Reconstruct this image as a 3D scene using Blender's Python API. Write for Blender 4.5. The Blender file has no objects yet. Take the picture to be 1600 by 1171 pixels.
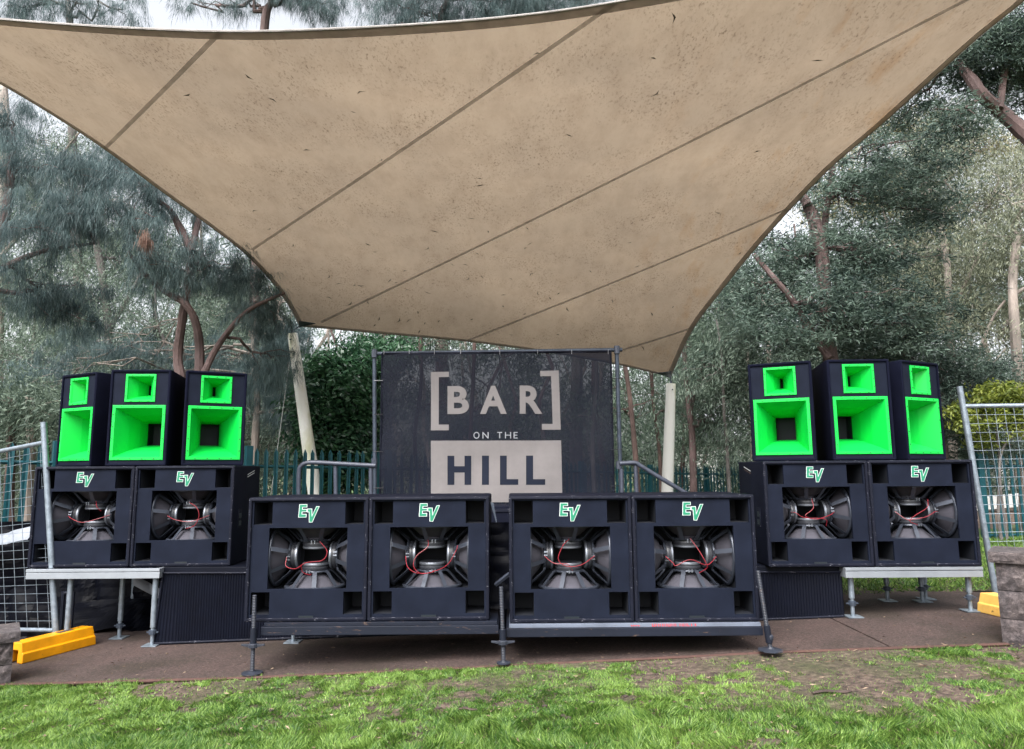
import bpy, bmesh, math, random
import numpy as np
from mathutils import Vector, Matrix
from mathutils.bvhtree import BVHTree
R = math.radians
rng = np.random.default_rng(7)
random.seed(7)
scene = bpy.context.scene
col = scene.collection

# ------------------------------------------------------------------ camera, sky, sun, exposure
EH = 1.4                                  # eye height above the paving in front of the stage
PITCH, ROLL, F = .1356, .0072, 1100.5
cam_d = bpy.data.cameras.new('camera'); cam = bpy.data.objects.new('camera', cam_d); col.objects.link(cam)
cam_d.sensor_width = 36; cam_d.lens = 36 * F / 1600; cam_d.clip_start = .05; cam_d.clip_end = 600
cam.matrix_world = Matrix.Translation((0, 0, EH)) @ Matrix.Rotation(math.pi / 2 + PITCH, 4, 'X') @ Matrix.Rotation(-ROLL, 4, 'Z')
scene.camera = cam

SUN_EL, SUN_AZ = 52, 200                   # azimuth in degrees clockwise from +Y; the light comes from behind the camera
world = bpy.data.worlds.new('World'); scene.world = world; world.use_nodes = True
nt = world.node_tree; nt.nodes.clear()
sky = nt.nodes.new('ShaderNodeTexSky'); sky.sky_type = 'NISHITA'; sky.sun_disc = False
sky.sun_elevation = R(SUN_EL); sky.sun_rotation = R(SUN_AZ); sky.air_density = 1.0; sky.dust_density = 6.0; sky.ozone_density = 1.0
hs = nt.nodes.new('ShaderNodeHueSaturation'); hs.inputs['Saturation'].default_value = .22
bg = nt.nodes.new('ShaderNodeBackground'); bg.inputs['Strength'].default_value = .15
out = nt.nodes.new('ShaderNodeOutputWorld')
nt.links.new(sky.outputs[0], hs.inputs['Color']); nt.links.new(hs.outputs[0], bg.inputs[0]); nt.links.new(bg.outputs[0], out.inputs[0])
sun_d = bpy.data.lights.new('sun', 'SUN'); sun_d.energy = 1.0; sun_d.angle = R(40); sun_d.color = (1, .97, .93)
sun = bpy.data.objects.new('sun', sun_d); col.objects.link(sun)
_el, _az = R(SUN_EL), R(SUN_AZ)
sun.rotation_euler = Vector((math.sin(_az) * math.cos(_el), math.cos(_az) * math.cos(_el), math.sin(_el))).to_track_quat('Z', 'Y').to_euler()
scene.view_settings.view_transform = 'Standard'; scene.view_settings.look = 'None'
scene.view_settings.exposure = 1.55; scene.view_settings.gamma = 1; scene.view_settings.use_curve_mapping = False
scene.render.engine = 'CYCLES'
scene.cycles.use_denoising = True
scene.cycles.max_bounces = 8; scene.cycles.diffuse_bounces = 4; scene.cycles.transparent_max_bounces = 12
scene.cycles.caustics_reflective = False; scene.cycles.caustics_refractive = False

# ------------------------------------------------------------------ helpers
_c, _s, _cr, _sr = math.cos(PITCH), math.sin(PITCH), math.cos(ROLL), math.sin(ROLL)
def ray(px, py):
    x = (px - 800) / F; y = -(py - 585.5) / F
    r = x * _cr + y * _sr; u = -x * _sr + y * _cr
    return (r, _c - u * _s, _s + u * _c)
def at(px, py, Y):
    """world point whose distance along +Y is Y and that the photograph shows at (px, py)"""
    d = ray(px, py); k = Y / d[1]
    return Vector((d[0] * k, Y, d[2] * k + EH))
def gz(x, y):
    """height of the ground: rises 4 % to the right, falls slightly to the back"""
    xx = np.clip(x, -11, 11); yy = np.clip(y, -6, 30)
    return .099 + .04 * xx - .016 * yy
def ground_at(px, py):
    d = ray(px, py); t = (.099 - EH) / (d[2] - .04 * d[0] + .016 * d[1])
    return Vector((d[0] * t, d[1] * t, d[2] * t + EH))

def tag(o, label=None, cat=None, group=None, kind=None):
    if label: o['label'] = label
    if cat: o['category'] = cat
    if group: o['group'] = group
    if kind: o['kind'] = kind
    return o
def empty(name, loc, rz=0, label=None, cat=None, group=None):
    o = bpy.data.objects.new(name, None); col.objects.link(o); o.empty_display_size = .1
    o.location = loc; o.rotation_euler = (0, 0, rz)
    return tag(o, label, cat, group)
def link(name, me, parent=None):
    o = bpy.data.objects.new(name, me); col.objects.link(o)
    if parent is not None: o.parent = parent
    return o
def copy_tree(o, parent=None):
    c = o.copy(); col.objects.link(c); c.parent = parent
    for ch in list(o.children): copy_tree(ch, c)
    return c

class MB:
    """collects shapes; build() links them as one mesh object"""
    def __init__(s): s.v = []; s.f = []
    def add(s, vs, fs):
        n = len(s.v); s.v += [tuple(v) for v in vs]; s.f += [tuple(n + i for i in f) for f in fs]; return s
    def box(s, a, b, M=None):
        x0, y0, z0 = a; x1, y1, z1 = b
        vs = [(x0, y0, z0), (x1, y0, z0), (x1, y1, z0), (x0, y1, z0), (x0, y0, z1), (x1, y0, z1), (x1, y1, z1), (x0, y1, z1)]
        if M is not None: vs = [M @ Vector(v) for v in vs]
        return s.add(vs, [(0, 3, 2, 1), (4, 5, 6, 7), (0, 1, 5, 4), (1, 2, 6, 5), (2, 3, 7, 6), (3, 0, 4, 7)])
    def tube(s, pts, r, n=10, caps=True):
        pts = [Vector(p) for p in pts]; rs = r if hasattr(r, '__len__') else [r] * len(pts)
        up = None; rings = []
        for i, p in enumerate(pts):
            t = (pts[min(i + 1, len(pts) - 1)] - pts[max(i - 1, 0)])
            if t.length < 1e-9: t = Vector((0, 0, 1))
            t.normalize()
            if up is None: up = Vector((0, 0, 1)) if abs(t.z) < .9 else Vector((1, 0, 0))
            a = t.cross(up)
            if a.length < 1e-6: a = t.orthogonal()
            a.normalize(); b = a.cross(t).normalized(); up = b
            rings.append([p + (a * math.cos(2 * math.pi * k / n) + b * math.sin(2 * math.pi * k / n)) * rs[i] for k in range(n)])
        vs = [v for rg in rings for v in rg]; fs = []
        for i in range(len(rings) - 1):
            for k in range(n):
                fs.append((i * n + k, i * n + (k + 1) % n, (i + 1) * n + (k + 1) % n, (i + 1) * n + k))
        if caps: fs.append(tuple(range(n))[::-1]); fs.append(tuple(range((len(rings) - 1) * n, len(rings) * n)))
        return s.add(vs, fs)
    def lathe(s, prof, n=32, M=None, cap0=False, cap1=False):
        vs = []; fs = []
        for r, z in prof:
            for k in range(n):
                v = Vector((r * math.cos(2 * math.pi * k / n), r * math.sin(2 * math.pi * k / n), z))
                vs.append(M @ v if M is not None else v)
        for i in range(len(prof) - 1):
            for k in range(n): fs.append((i * n + k, i * n + (k + 1) % n, (i + 1) * n + (k + 1) % n, (i + 1) * n + k))
        if cap0: fs.append(tuple(range(n))[::-1])
        if cap1: fs.append(tuple(range((len(prof) - 1) * n, len(prof) * n)))
        return s.add(vs, fs)
    def plate(s, xs, zs, holes, y0, y1):
        """a board in the xz plane with rectangular holes; holes = cells (i, j)"""
        for i in range(len(xs) - 1):
            for j in range(len(zs) - 1):
                if (i, j) in holes: continue
                x0, x1, z0, z1 = xs[i], xs[i + 1], zs[j], zs[j + 1]
                s.add([(x0, y0, z0), (x1, y0, z0), (x1, y0, z1), (x0, y0, z1)], [(0, 1, 2, 3)])
                s.add([(x0, y1, z0), (x1, y1, z0), (x1, y1, z1), (x0, y1, z1)], [(3, 2, 1, 0)])
                for (di, dj, e) in ((-1, 0, ((x0, z0), (x0, z1))), (1, 0, ((x1, z1), (x1, z0))), (0, -1, ((x1, z0), (x0, z0))), (0, 1, ((x0, z1), (x1, z1)))):
                    q = (i + di, j + dj)
                    if q in holes or q[0] < 0 or q[1] < 0 or q[0] >= len(xs) - 1 or q[1] >= len(zs) - 1:
                        (a, b), (c, d) = e
                        s.add([(a, y0, b), (c, y0, d), (c, y1, d), (a, y1, b)], [(0, 1, 2, 3)])
        return s
    def loft(s, prof, outline, back=True):
        """sweeps (inset, y) round an outline function outline(inset) -> list of (x, z)"""
        rings = [[(x, y, z) for x, z in outline(o)] for o, y in prof]; n = len(rings[0])
        vs = [v for rg in rings for v in rg]; fs = []
        for i in range(len(rings) - 1):
            for k in range(n): fs.append((i * n + k, i * n + (k + 1) % n, (i + 1) * n + (k + 1) % n, (i + 1) * n + k))
        if back: fs.append(tuple(range((len(rings) - 1) * n, len(rings) * n)))
        return s.add(vs, fs)
    def mesh(s, name, mat, smooth=False, bevel=0):
        me = bpy.data.meshes.new(name); me.from_pydata(s.v, [], s.f)
        bm = bmesh.new(); bm.from_mesh(me)
        bmesh.ops.remove_doubles(bm, verts=bm.verts, dist=1e-5)
        bmesh.ops.recalc_face_normals(bm, faces=bm.faces)
        if bevel:
            ed = [e for e in bm.edges if len(e.link_faces) == 2 and e.calc_face_angle(0) > .6]
            bmesh.ops.bevel(bm, geom=ed, offset=bevel, segments=2, affect='EDGES', profile=.6, clamp_overlap=True)
        bm.to_mesh(me); bm.free()
        if smooth:
            me.shade_smooth(); me.set_sharp_from_angle(angle=R(38))
        me.materials.append(mat); return me
    def build(s, name, mat, parent=None, smooth=False, bevel=0):
        return link(name, s.mesh(name, mat, smooth, bevel), parent)

def spline(pts, n=6):
    P = [Vector(p) for p in pts]; Q = [P[0] * 2 - P[1]] + P + [P[-1] * 2 - P[-2]]; o = []
    for i in range(1, len(Q) - 2):
        for k in range(n):
            t = k / n; a, b, c, d = Q[i - 1], Q[i], Q[i + 1], Q[i + 2]
            o.append(.5 * ((2 * b) + (c - a) * t + (2 * a - 5 * b + 4 * c - d) * t * t + (3 * b - a - 3 * c + d) * t ** 3))
    return o + [P[-1]]
def poly_mesh(name, loops, mat, place):
    """flat polygons (lists of 2D points) placed by place(x, y)"""
    bm = bmesh.new()
    for lp in loops:
        bm.faces.new([bm.verts.new(place(*p)) for p in lp]).normal_update()
    bmesh.ops.triangulate(bm, faces=bm.faces)
    me = bpy.data.meshes.new(name); bm.to_mesh(me); bm.free(); me.materials.append(mat); return me

# ------------------------------------------------------------------ materials
def nmat(name):
    m = bpy.data.materials.new(name); m.use_nodes = True; n = m.node_tree
    return m, n, n.nodes['Principled BSDF']
def noise(n, scale, detail=6, rough=.6, coord='Object', stretch=None):
    tc = n.nodes.new('ShaderNodeTexCoord'); mp = n.nodes.new('ShaderNodeMapping'); tx = n.nodes.new('ShaderNodeTexNoise')
    if stretch: mp.inputs['Scale'].default_value = stretch
    tx.inputs['Scale'].default_value = scale; tx.inputs['Detail'].default_value = detail; tx.inputs['Roughness'].default_value = rough
    n.links.new(tc.outputs[coord], mp.inputs[0]); n.links.new(mp.outputs[0], tx.inputs['Vector']); return tx.outputs[0]
def ramp(n, fac, stops):
    r = n.nodes.new('ShaderNodeValToRGB'); e = r.color_ramp.elements
    while len(e) < len(stops): e.new(.5)
    for k, (p, c) in enumerate(stops): e[k].position = p; e[k].color = (*c, 1) if len(c) == 3 else c
    n.links.new(fac, r.inputs[0]); return r.outputs[0]
def mix(n, fac, a, b, mode='MIX'):
    m = n.nodes.new('ShaderNodeMix'); m.data_type = 'RGBA'; m.blend_type = mode
    for s, v in ((m.inputs[0], fac), (m.inputs[6], a), (m.inputs[7], b)):
        if isinstance(v, (int, float)): s.default_value = v
        elif isinstance(v, tuple): s.default_value = (*v, 1)
        else: n.links.new(v, s)
    return m.outputs[2]
def bump(n, b, h, strength=.3, dist=.01):
    bp = n.nodes.new('ShaderNodeBump'); bp.inputs['Strength'].default_value = strength; bp.inputs['Distance'].default_value = dist
    n.links.new(h, bp.inputs['Height']); n.links.new(bp.outputs[0], b.inputs['Normal'])
def simple(name, c, rough=.5, metal=0, var=.25, vscale=8, bmp=0, bscale=60, spec=.5):
    m, n, b = nmat(name)
    f = noise(n, vscale)
    lo = tuple(x * (1 - var) for x in c); hi = tuple(min(1, x * (1 + var)) for x in c)
    n.links.new(ramp(n, f, [(.3, lo), (.7, hi)]), b.inputs['Base Color'])
    b.inputs['Roughness'].default_value = rough; b.inputs['Metallic'].default_value = metal; b.inputs['Specular IOR Level'].default_value = spec
    if bmp: bump(n, b, noise(n, bscale), bmp, .004)
    return m
def worn(name, c, wear, amount=.66, rough=.6, scale=14, spec=.4, bmp=.25):
    """paint with small scratches and scuffs"""
    m, n, b = nmat(name)
    base = ramp(n, noise(n, 5), [(.3, tuple(x * .8 for x in c)), (.7, tuple(x * 1.25 for x in c))])
    sc = ramp(n, noise(n, scale, 10, .75), [(amount, (0, 0, 0)), (amount + .04, (1, 1, 1))])
    st = ramp(n, noise(n, scale * 2.5, 4, .7, stretch=(.25, 1, 2.2)), [(amount + .03, (0, 0, 0)), (amount + .06, (1, 1, 1))])
    both = mix(n, 1.0, sc, st, 'LIGHTEN')
    n.links.new(mix(n, both, base, wear), b.inputs['Base Color'])
    b.inputs['Roughness'].default_value = rough; b.inputs['Specular IOR Level'].default_value = spec
    bump(n, b, noise(n, 160, 3), bmp, .002)
    return m
M = {}
M['cab'] = worn('cabinet_paint', (.0048, .0060, .0135), (.05, .055, .08), .72, .66, spec=.08)
M['rim'] = worn('cabinet_rim', (.0072, .0085, .0160), (.15, .15, .175), .61, .6, 22, spec=.12)
M['baffle'] = worn('baffle_paint', (.0082, .0108, .0205), (.06, .07, .095), .68, .65, 10, spec=.07)
M['topcab'] = worn('carpet_black', (.0045, .0055, .014), (.03, .033, .05), .74, .85, 18, spec=.06)
M['inside'] = simple('inside_black', (.006, .008, .014), .7)
M['green'] = simple('green_horn_paint', (.003, .52, .060), .45, var=.04, vscale=3, spec=.35)
M['screw'] = simple('screw_black', (.01, .015, .02), .4)
M['basket'] = simple('cast_basket', (.045, .052, .070), .38, .35, .2, 20)
M['cone'] = simple('paper_cone', (.050, .048, .062), .8, 0, .2, 9, .3, 90)
M['magnet'] = simple('magnet_black', (.03, .032, .04), .4)
M['steel_ring'] = simple('steel_ring', (.24, .26, .30), .42, .8, .1)
M['wire_red'] = simple('red_wire', (.22, .010, .020), .4, var=.1)
M['wire_black'] = simple('black_wire', (.02, .02, .025), .5)
M['logo_white'] = simple('logo_white', (.56, .60, .60), .5, var=.03)
M['logo_green'] = simple('logo_green', (.004, .19, .10), .5, var=.06)
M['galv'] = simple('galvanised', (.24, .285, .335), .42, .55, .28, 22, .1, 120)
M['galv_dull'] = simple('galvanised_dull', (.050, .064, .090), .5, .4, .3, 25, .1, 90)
M['rail'] = simple('grey_rail_paint', (.050, .058, .082), .45, .1, .2, 14)
M['alu'] = simple('aluminium', (.33, .36, .40), .38, .5, .1, 6, .05, 90)
M['jack'] = worn('jack_steel', (.022, .026, .038), (.12, .08, .06), .62, .5, 18)
M['frame'] = worn('frame_steel', (.0085, .011, .020), (.10, .065, .05), .62, .5, 12, spec=.25)
M['paintstrip'] = worn('grey_white_paint', (.125, .145, .19), (.12, .12, .14), .63, .5, 16)
M['red_print'] = simple('red_print', (.55, .03, .04), .5)
M['teal'] = simple('teal_fence_paint', (.004, .062, .080), .4, .1, .2, 7)
M['plastic_y'] = worn('yellow_plastic', (.66, .27, .003), (.30, .16, .03), .66, .45, 9)
M['plastic_y2'] = worn('faded_yellow_plastic', (.72, .42, .10), (.2, .12, .04), .62, .5, 9)
M['skirt'] = worn('corrugated_black', (.0025, .0035, .0085), (.05, .05, .065), .70, .5, 20, spec=.15)
M['bag'] = simple('black_plastic', (.0022, .0026, .005), .42, 0, .3, 6, .35, 26, spec=.07)
M['silver_tarp'] = simple('silver_tarp', (.22, .24, .28), .35, .1, .2, 6, .5, 14)
M['rope'] = simple('guy_rope', (.35, .36, .36), .6)
M['tie'] = simple('cable_tie', (.28, .28, .30), .5)
M['house'] = simple('rendered_wall', (.62, .62, .60), .8, var=.08)
M['roof'] = simple('roof_metal', (.34, .35, .38), .5)
M['glass'] = simple('window_glass', (.03, .04, .05), .1)
M['brickred'] = simple('brick_face', (.060, .028, .022), .85, 0, .3, 12)

# timber mast, white with algae
m, n, b = nmat('white_mast_paint'); M['mast'] = m
f1 = noise(n, 2.2, 5, stretch=(1, 1, .35)); f2 = noise(n, 30, 8, .7, stretch=(1, 1, .15))
c1 = ramp(n, f1, [(.52, (.84, .84, .80)), (.68, (.55, .55, .36))])
c2 = ramp(n, f2, [(.68, (1, 1, 1)), (.78, (.45, .42, .36))])
n.links.new(mix(n, 1.0, c1, c2, 'MULTIPLY'), b.inputs['Base Color']); b.inputs['Roughness'].default_value = .7
bump(n, b, f2, .3, .004)

# shade cloth
m, n, b = nmat('shade_cloth'); M['sail'] = m
big = ramp(n, noise(n, .55, 5, .6), [(.33, (.292, .229, .165)), (.66, (.232, .184, .136))])
med = ramp(n, noise(n, 5, 8, .72, stretch=(1, .45, 1)), [(.42, (1, 1, 1)), (.75, (.82, .79, .77))])
spk = ramp(n, noise(n, 42, 5, .7, stretch=(1, .5, 1)), [(.53, (1, 1, 1)), (.63, (.56, .52, .50))])
den = ramp(n, noise(n, 1.6, 4), [(.40, (0, 0, 0)), (.62, (1, 1, 1))])
spk2 = mix(n, den, (1.0, 1.0, 1.0), spk)
stn = ramp(n, noise(n, 3.4, 6, .65, stretch=(1.0, .28, .6)), [(.54, (1, 1, 1)), (.74, (.92, .78, .64))])
_tc = n.nodes.new('ShaderNodeTexCoord'); _sx = n.nodes.new('ShaderNodeSeparateXYZ'); n.links.new(_tc.outputs['Object'], _sx.inputs[0])
_mr = n.nodes.new('ShaderNodeMapRange'); _mr.inputs[1].default_value = 5.0; _mr.inputs[2].default_value = 6.6; n.links.new(_sx.outputs[0], _mr.inputs[0])   # rust-brown dirt only along the right hem
stn = mix(n, _mr.outputs[0], (1.0, 1.0, 1.0), stn)
base = mix(n, 1.0, mix(n, 1.0, mix(n, 1.0, big, med, 'MULTIPLY'), spk2, 'MULTIPLY'), stn, 'MULTIPLY')
n.links.new(base, b.inputs['Base Color']); b.inputs['Roughness'].default_value = .85; b.inputs['Specular IOR Level'].default_value = .15
tr = n.nodes.new('ShaderNodeBsdfTranslucent'); n.links.new(base, tr.inputs[0])
mx = n.nodes.new('ShaderNodeMixShader'); mx.inputs[0].default_value = .5
n.links.new(b.outputs[0], mx.inputs[1]); n.links.new(tr.outputs[0], mx.inputs[2]); n.links.new(mx.outputs[0], n.nodes['Material Output'].inputs[0])
def webbing(name, c, trans):
    m, n, b = nmat(name); cc = ramp(n, noise(n, 9), [(.3, tuple(x * .88 for x in c)), (.7, tuple(x * 1.1 for x in c))])
    n.links.new(cc, b.inputs['Base Color']); b.inputs['Roughness'].default_value = .85
    t = n.nodes.new('ShaderNodeBsdfTranslucent'); n.links.new(cc, t.inputs[0]); x = n.nodes.new('ShaderNodeMixShader'); x.inputs[0].default_value = trans
    n.links.new(b.outputs[0], x.inputs[1]); n.links.new(t.outputs[0], x.inputs[2]); n.links.new(x.outputs[0], n.nodes['Material Output'].inputs[0]); return m
M['hem'] = webbing('hem_webbing', (.60, .58, .57), .85)
M['seam'] = webbing('seam_webbing', (.74, .73, .73), .92)
M['cable'] = simple('edge_cable_sleeve', (.30, .28, .27), .8)
M['leaf_shade_tone'] = simple('leaf_shade_paint', (.05, .045, .035), .8)  # shade of leaves on the sail, put into a dark colour

def see_through(name, c, alpha, rough=.7, var=.15, vs=2.2):
    m, n, b = nmat(name)
    f = noise(n, vs, 8, .7)
    n.links.new(ramp(n, f, [(.3, tuple(x * (1 - var) for x in c)), (.7, tuple(x * (1 + var) for x in c))]), b.inputs['Base Color'])
    b.inputs['Roughness'].default_value = rough; b.inputs['Specular IOR Level'].default_value = .2
    t = n.nodes.new('ShaderNodeBsdfTransparent'); x = n.nodes.new('ShaderNodeMixShader'); x.inputs[0].default_value = 1 - alpha
    n.links.new(b.outputs[0], x.inputs[1]); n.links.new(t.outputs[0], x.inputs[2]); n.links.new(x.outputs[0], n.nodes['Material Output'].inputs[0])
    return m
M['banner'] = see_through('banner_mesh_cloth', (.0032, .0050, .0135), .915)
M['print'] = see_through('banner_print', (.205, .190, .190), .93)
M['print_white'] = see_through('banner_print_white', (.30, .31, .33), .92)

# ground materials
m, n, b = nmat('lawn_soil'); M['soil'] = m
f = noise(n, 1.3, 8, .65); g = noise(n, 22, 8, .7)
a = ramp(n, g, [(.34, (.022, .014, .012)), (.5, (.085, .058, .045)), (.68, (.19, .14, .11))])
d = ramp(n, g, [(.34, (.022, .024, .010)), (.66, (.075, .085, .030))])
n.links.new(mix(n, ramp(n, f, [(.45, (0, 0, 0)), (.65, (1, 1, 1))]), a, d), b.inputs['Base Color']); b.inputs['Roughness'].default_value = .95
bump(n, b, g, .8, .03)
m, n, b = nmat('woodland_floor'); M['floor'] = m
g = noise(n, 9, 8, .7)
n.links.new(mix(n, ramp(n, noise(n, .35, 5), [(.45, (0, 0, 0)), (.55, (1, 1, 1))]), ramp(n, g, [(.3, (.07, .045, .03)), (.7, (.20, .14, .10))]), (.05, .11, .02)), b.inputs['Base Color']); b.inputs['Roughness'].default_value = .95
M['bank'] = simple('leaf_littered_bank', (.12, .085, .065), .95, 0, .5, 14, .6, 40)
m, n, b = nmat('concrete_aggregate'); M['conc'] = m
g1 = noise(n, 46, 6, .85); g2 = noise(n, 1.3, 8, .68); g3 = noise(n, 85, 3, .7)
a = ramp(n, g1, [(.36, (.016, .0095, .0085)), (.5, (.048, .030, .0265)), (.64, (.115, .078, .070))])
w = ramp(n, g3, [(.64, (0, 0, 0)), (.69, (.8, .8, .8))])
a = mix(n, w, a, (.26, .22, .20))
big = ramp(n, g2, [(.38, (.55, .56, .46)), (.5, (.85, .85, .84)), (.66, (1.1, 1.05, 1.04))])
n.links.new(mix(n, 1.0, a, big, 'MULTIPLY'), b.inputs['Base Color']); b.inputs['Roughness'].default_value = .82
bump(n, b, g1, .5, .006)
m, n, b = nmat('split_face_stone'); M['stone'] = m
g1 = noise(n, 28, 8, .75); g2 = noise(n, 4, 4)
a = ramp(n, g1, [(.30, (.024, .021, .023)), (.5, (.078, .067, .068)), (.72, (.22, .19, .185))])
n.links.new(mix(n, 1.0, a, ramp(n, g2, [(.35, (.75, .75, .8)), (.65, (1.1, 1.03, 1.0))]), 'MULTIPLY'), b.inputs['Base Color']); b.inputs['Roughness'].default_value = .9
bump(n, b, g1, 1.0, .02)
def bark(name, c, c2, sc=9):
    m, n, b = nmat(name); f = noise(n, sc, 8, .7, stretch=(1, 1, .22)); f2 = noise(n, 2, 3)
    a = ramp(n, f, [(.3, tuple(x * .55 for x in c)), (.55, c), (.72, c2)])
    n.links.new(mix(n, 1.0, a, ramp(n, f2, [(.35, (.75, .75, .75)), (.65, (1.15, 1.12, 1.1))]), 'MULTIPLY'), b.inputs['Base Color'])
    b.inputs['Roughness'].default_value = .9; bump(n, b, f, .8, .02); return m
M['bark_oak'] = bark('bark_purple_brown', (.115, .078, .075), (.19, .14, .14))
M['bark_red'] = bark('bark_red_brown', (.075, .048, .042), (.15, .105, .09))
M['bark_pale'] = bark('bark_pale', (.26, .225, .20), (.44, .40, .37), 5)
M['bark_grey'] = bark('bark_grey', (.13, .12, .115), (.25, .23, .22))
M['soil_clod'] = simple('soil_clod', (.05, .035, .03), .95, 0, .4, 20, .5, 50)
def leafmat(name, c, c2, trans=.3, rough=.5):
    m, n, b = nmat(name)
    at_ = n.nodes.new('ShaderNodeAttribute'); at_.attribute_name = 'tint'
    cc = ramp(n, at_.outputs['Fac'], [(0, c), (1, c2)])
    n.links.new(cc, b.inputs['Base Color']); b.inputs['Roughness'].default_value = rough; b.inputs['Specular IOR Level'].default_value = .4
    tr = n.nodes.new('ShaderNodeBsdfTranslucent'); n.links.new(cc, tr.inputs[0])
    mx = n.nodes.new('ShaderNodeMixShader'); mx.inputs[0].default_value = trans
    n.links.new(b.outputs[0], mx.inputs[1]); n.links.new(tr.outputs[0], mx.inputs[2]); n.links.new(mx.outputs[0], n.nodes['Material Output'].inputs[0])
    return m
L = {}
L['oak'] = leafmat('leaf_sheoak', (.018, .042, .050), (.140, .210, .210))
L['gum'] = leafmat('leaf_gum', (.036, .064, .050), (.240, .310, .235))
L['gumpale'] = leafmat('leaf_gum_pale', (.056, .076, .050), (.34, .36, .25))
L['wattle'] = leafmat('leaf_wattle', (.016, .034, .030), (.165, .235, .185))
L['olive'] = leafmat('leaf_dark_gum', (.022, .044, .036), (.165, .225, .160))
L['broad'] = leafmat('leaf_broad', (.016, .050, .030), (.055, .135, .060), rough=.3)
L['yellow'] = leafmat('leaf_yellow', (.06, .10, .014), (.30, .34, .06))
L['yellowgum'] = leafmat('leaf_yellow_gum', (.10, .10, .045), (.36, .32, .16))
L['dead'] = leafmat('leaf_dead', (.16, .09, .07), (.34, .22, .17))
L['grass'] = leafmat('grass_blade', (.026, .090, .010), (.28, .425, .095), .3, .45)
L['litter'] = leafmat('leaf_litter', (.06, .032, .022), (.32, .24, .17), .1, .8)

# ------------------------------------------------------------------ fast meshes of blades and leaves
def leaf_mesh(name, O, D, Ln, W, tint, mat, quad=True):
    n = len(O); D = D / (np.linalg.norm(D, axis=1, keepdims=True) + 1e-9)
    rv = rng.normal(size=(n, 3)); S = np.cross(D, rv); S /= np.linalg.norm(S, axis=1, keepdims=True) + 1e-9
    Ln = np.broadcast_to(Ln, n)[:, None]; W = np.broadcast_to(W, n)[:, None]
    if quad:
        N = np.cross(D, S); droop = N * Ln * .12
        V = np.stack([O, O + D * Ln * .45 + S * W / 2 + droop, O + D * Ln, O + D * Ln * .45 - S * W / 2 + droop], 1); k = 4
    else:
        V = np.stack([O - S * W / 2, O + S * W / 2, O + D * Ln], 1); k = 3
    V = V.reshape(-1, 3).astype(np.float32)
    me = bpy.data.meshes.new(name); me.vertices.add(n * k); me.loops.add(n * k); me.polygons.add(n)
    me.vertices.foreach_set('co', V.ravel()); me.loops.foreach_set('vertex_index', np.arange(n * k, dtype=np.int32))
    me.polygons.foreach_set('loop_start', np.arange(0, n * k, k, dtype=np.int32))
    me.update(calc_edges=True)
    a = me.attributes.new('tint', 'FLOAT', 'FACE'); a.data.foreach_set('value', np.clip(tint, 0, 1).astype(np.float32))
    me.materials.append(mat); return me

def vnoise(x, y, s, seed=0):
    r = np.random.default_rng(seed); G = r.random((64, 64)); x = np.asarray(x) * s + 13.7; y = np.asarray(y) * s + 7.3
    i = np.floor(x).astype(int); j = np.floor(y).astype(int); u = x - i; v = y - j; u = u * u * (3 - 2 * u); v = v * v * (3 - 2 * v)
    g = lambda a, b: G[a % 64, b % 64]
    return (g(i, j) * (1 - u) + g(i + 1, j) * u) * (1 - v) + (g(i, j + 1) * (1 - u) + g(i + 1, j + 1) * u) * v

# ================================================================== GROUND
def sheet(name, xs, ys, mat, dz=0, rough=0, cond=None):
    X, Y = np.meshgrid(xs, ys); Z = gz(X, Y) + dz
    if rough: Z = Z + rough * (vnoise(X, Y, 1.4, 3) - .5) + rough * .5 * (vnoise(X, Y, 5, 4) - .5)
    V = np.stack([X, Y, Z], -1).reshape(-1, 3); w = len(xs)
    fs = [(j * w + i, j * w + i + 1, (j + 1) * w + i + 1, (j + 1) * w + i) for j in range(len(ys) - 1) for i in range(w - 1)]
    me = bpy.data.meshes.new(name); me.from_pydata(V.tolist(), [], fs); me.materials.append(mat); me.shade_smooth()
    return tag(link(name, me), kind='structure')
gx = np.unique(np.concatenate([np.linspace(-220, -12, 14), np.linspace(-11, 11, 23), np.linspace(12, 220, 14)]))
gy = np.unique(np.concatenate([np.linspace(-40, -6, 6), np.linspace(-5, 30, 36), np.linspace(35, 300, 14)]))
sheet('ground', gx, gy, M['floor'], -.075)
SLAB_Y = 5.3
sheet('lawn_soil', np.linspace(-9, 9, 120), np.linspace(-4, SLAB_Y - .012, 70), M['soil'], -.012, .03)
back = sheet('back_lawn', np.linspace(1.5, 11, 60), np.linspace(7.6, 13, 36), M['soil'], -.05, .03)
# paving: two slabs of washed aggregate concrete with a control joint
def slab(name, pts):
    mb = MB(); top = [(x, y, gz(x, y) + .004) for x, y in pts]; bot = [(x, y, gz(x, y) - .10) for x, y in pts]; k = len(pts)
    mb.add(top + bot, [tuple(range(k))] + [(i, (i + 1) % k, k + (i + 1) % k, k + i) for i in range(k)])
    return mb.build(name, M['conc'], paving, bevel=.006)
paving = tag(bpy.data.objects.new('pavement', None), kind='structure'); col.objects.link(paving)
ja, jb = ground_at(1297, 966), ground_at(1392, 1012)
dj = (ja - jb).normalized(); jt = ja + dj * 1.6; jb = jb + (jb - ja) * ((SLAB_Y - jb.y) / (jb.y - ja.y)) if abs(jb.y - ja.y) > .05 else jb
slab('slab', [(-8.5, 5.46), (-3.8, 5.46), (-1.9, 5.31), (0, SLAB_Y - .01), (jb.x - .008, SLAB_Y), (jt.x - .008, jt.y), (1.9, 8.6), (-8.5, 9.2)])
slab('slab', [(jb.x + .008, SLAB_Y), (3.5, 5.22), (8, 5.22), (8.2, 6.2), (5.2, 7.0), (jt.x + .2, 7.9), (jt.x + .012, jt.y)])

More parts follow.
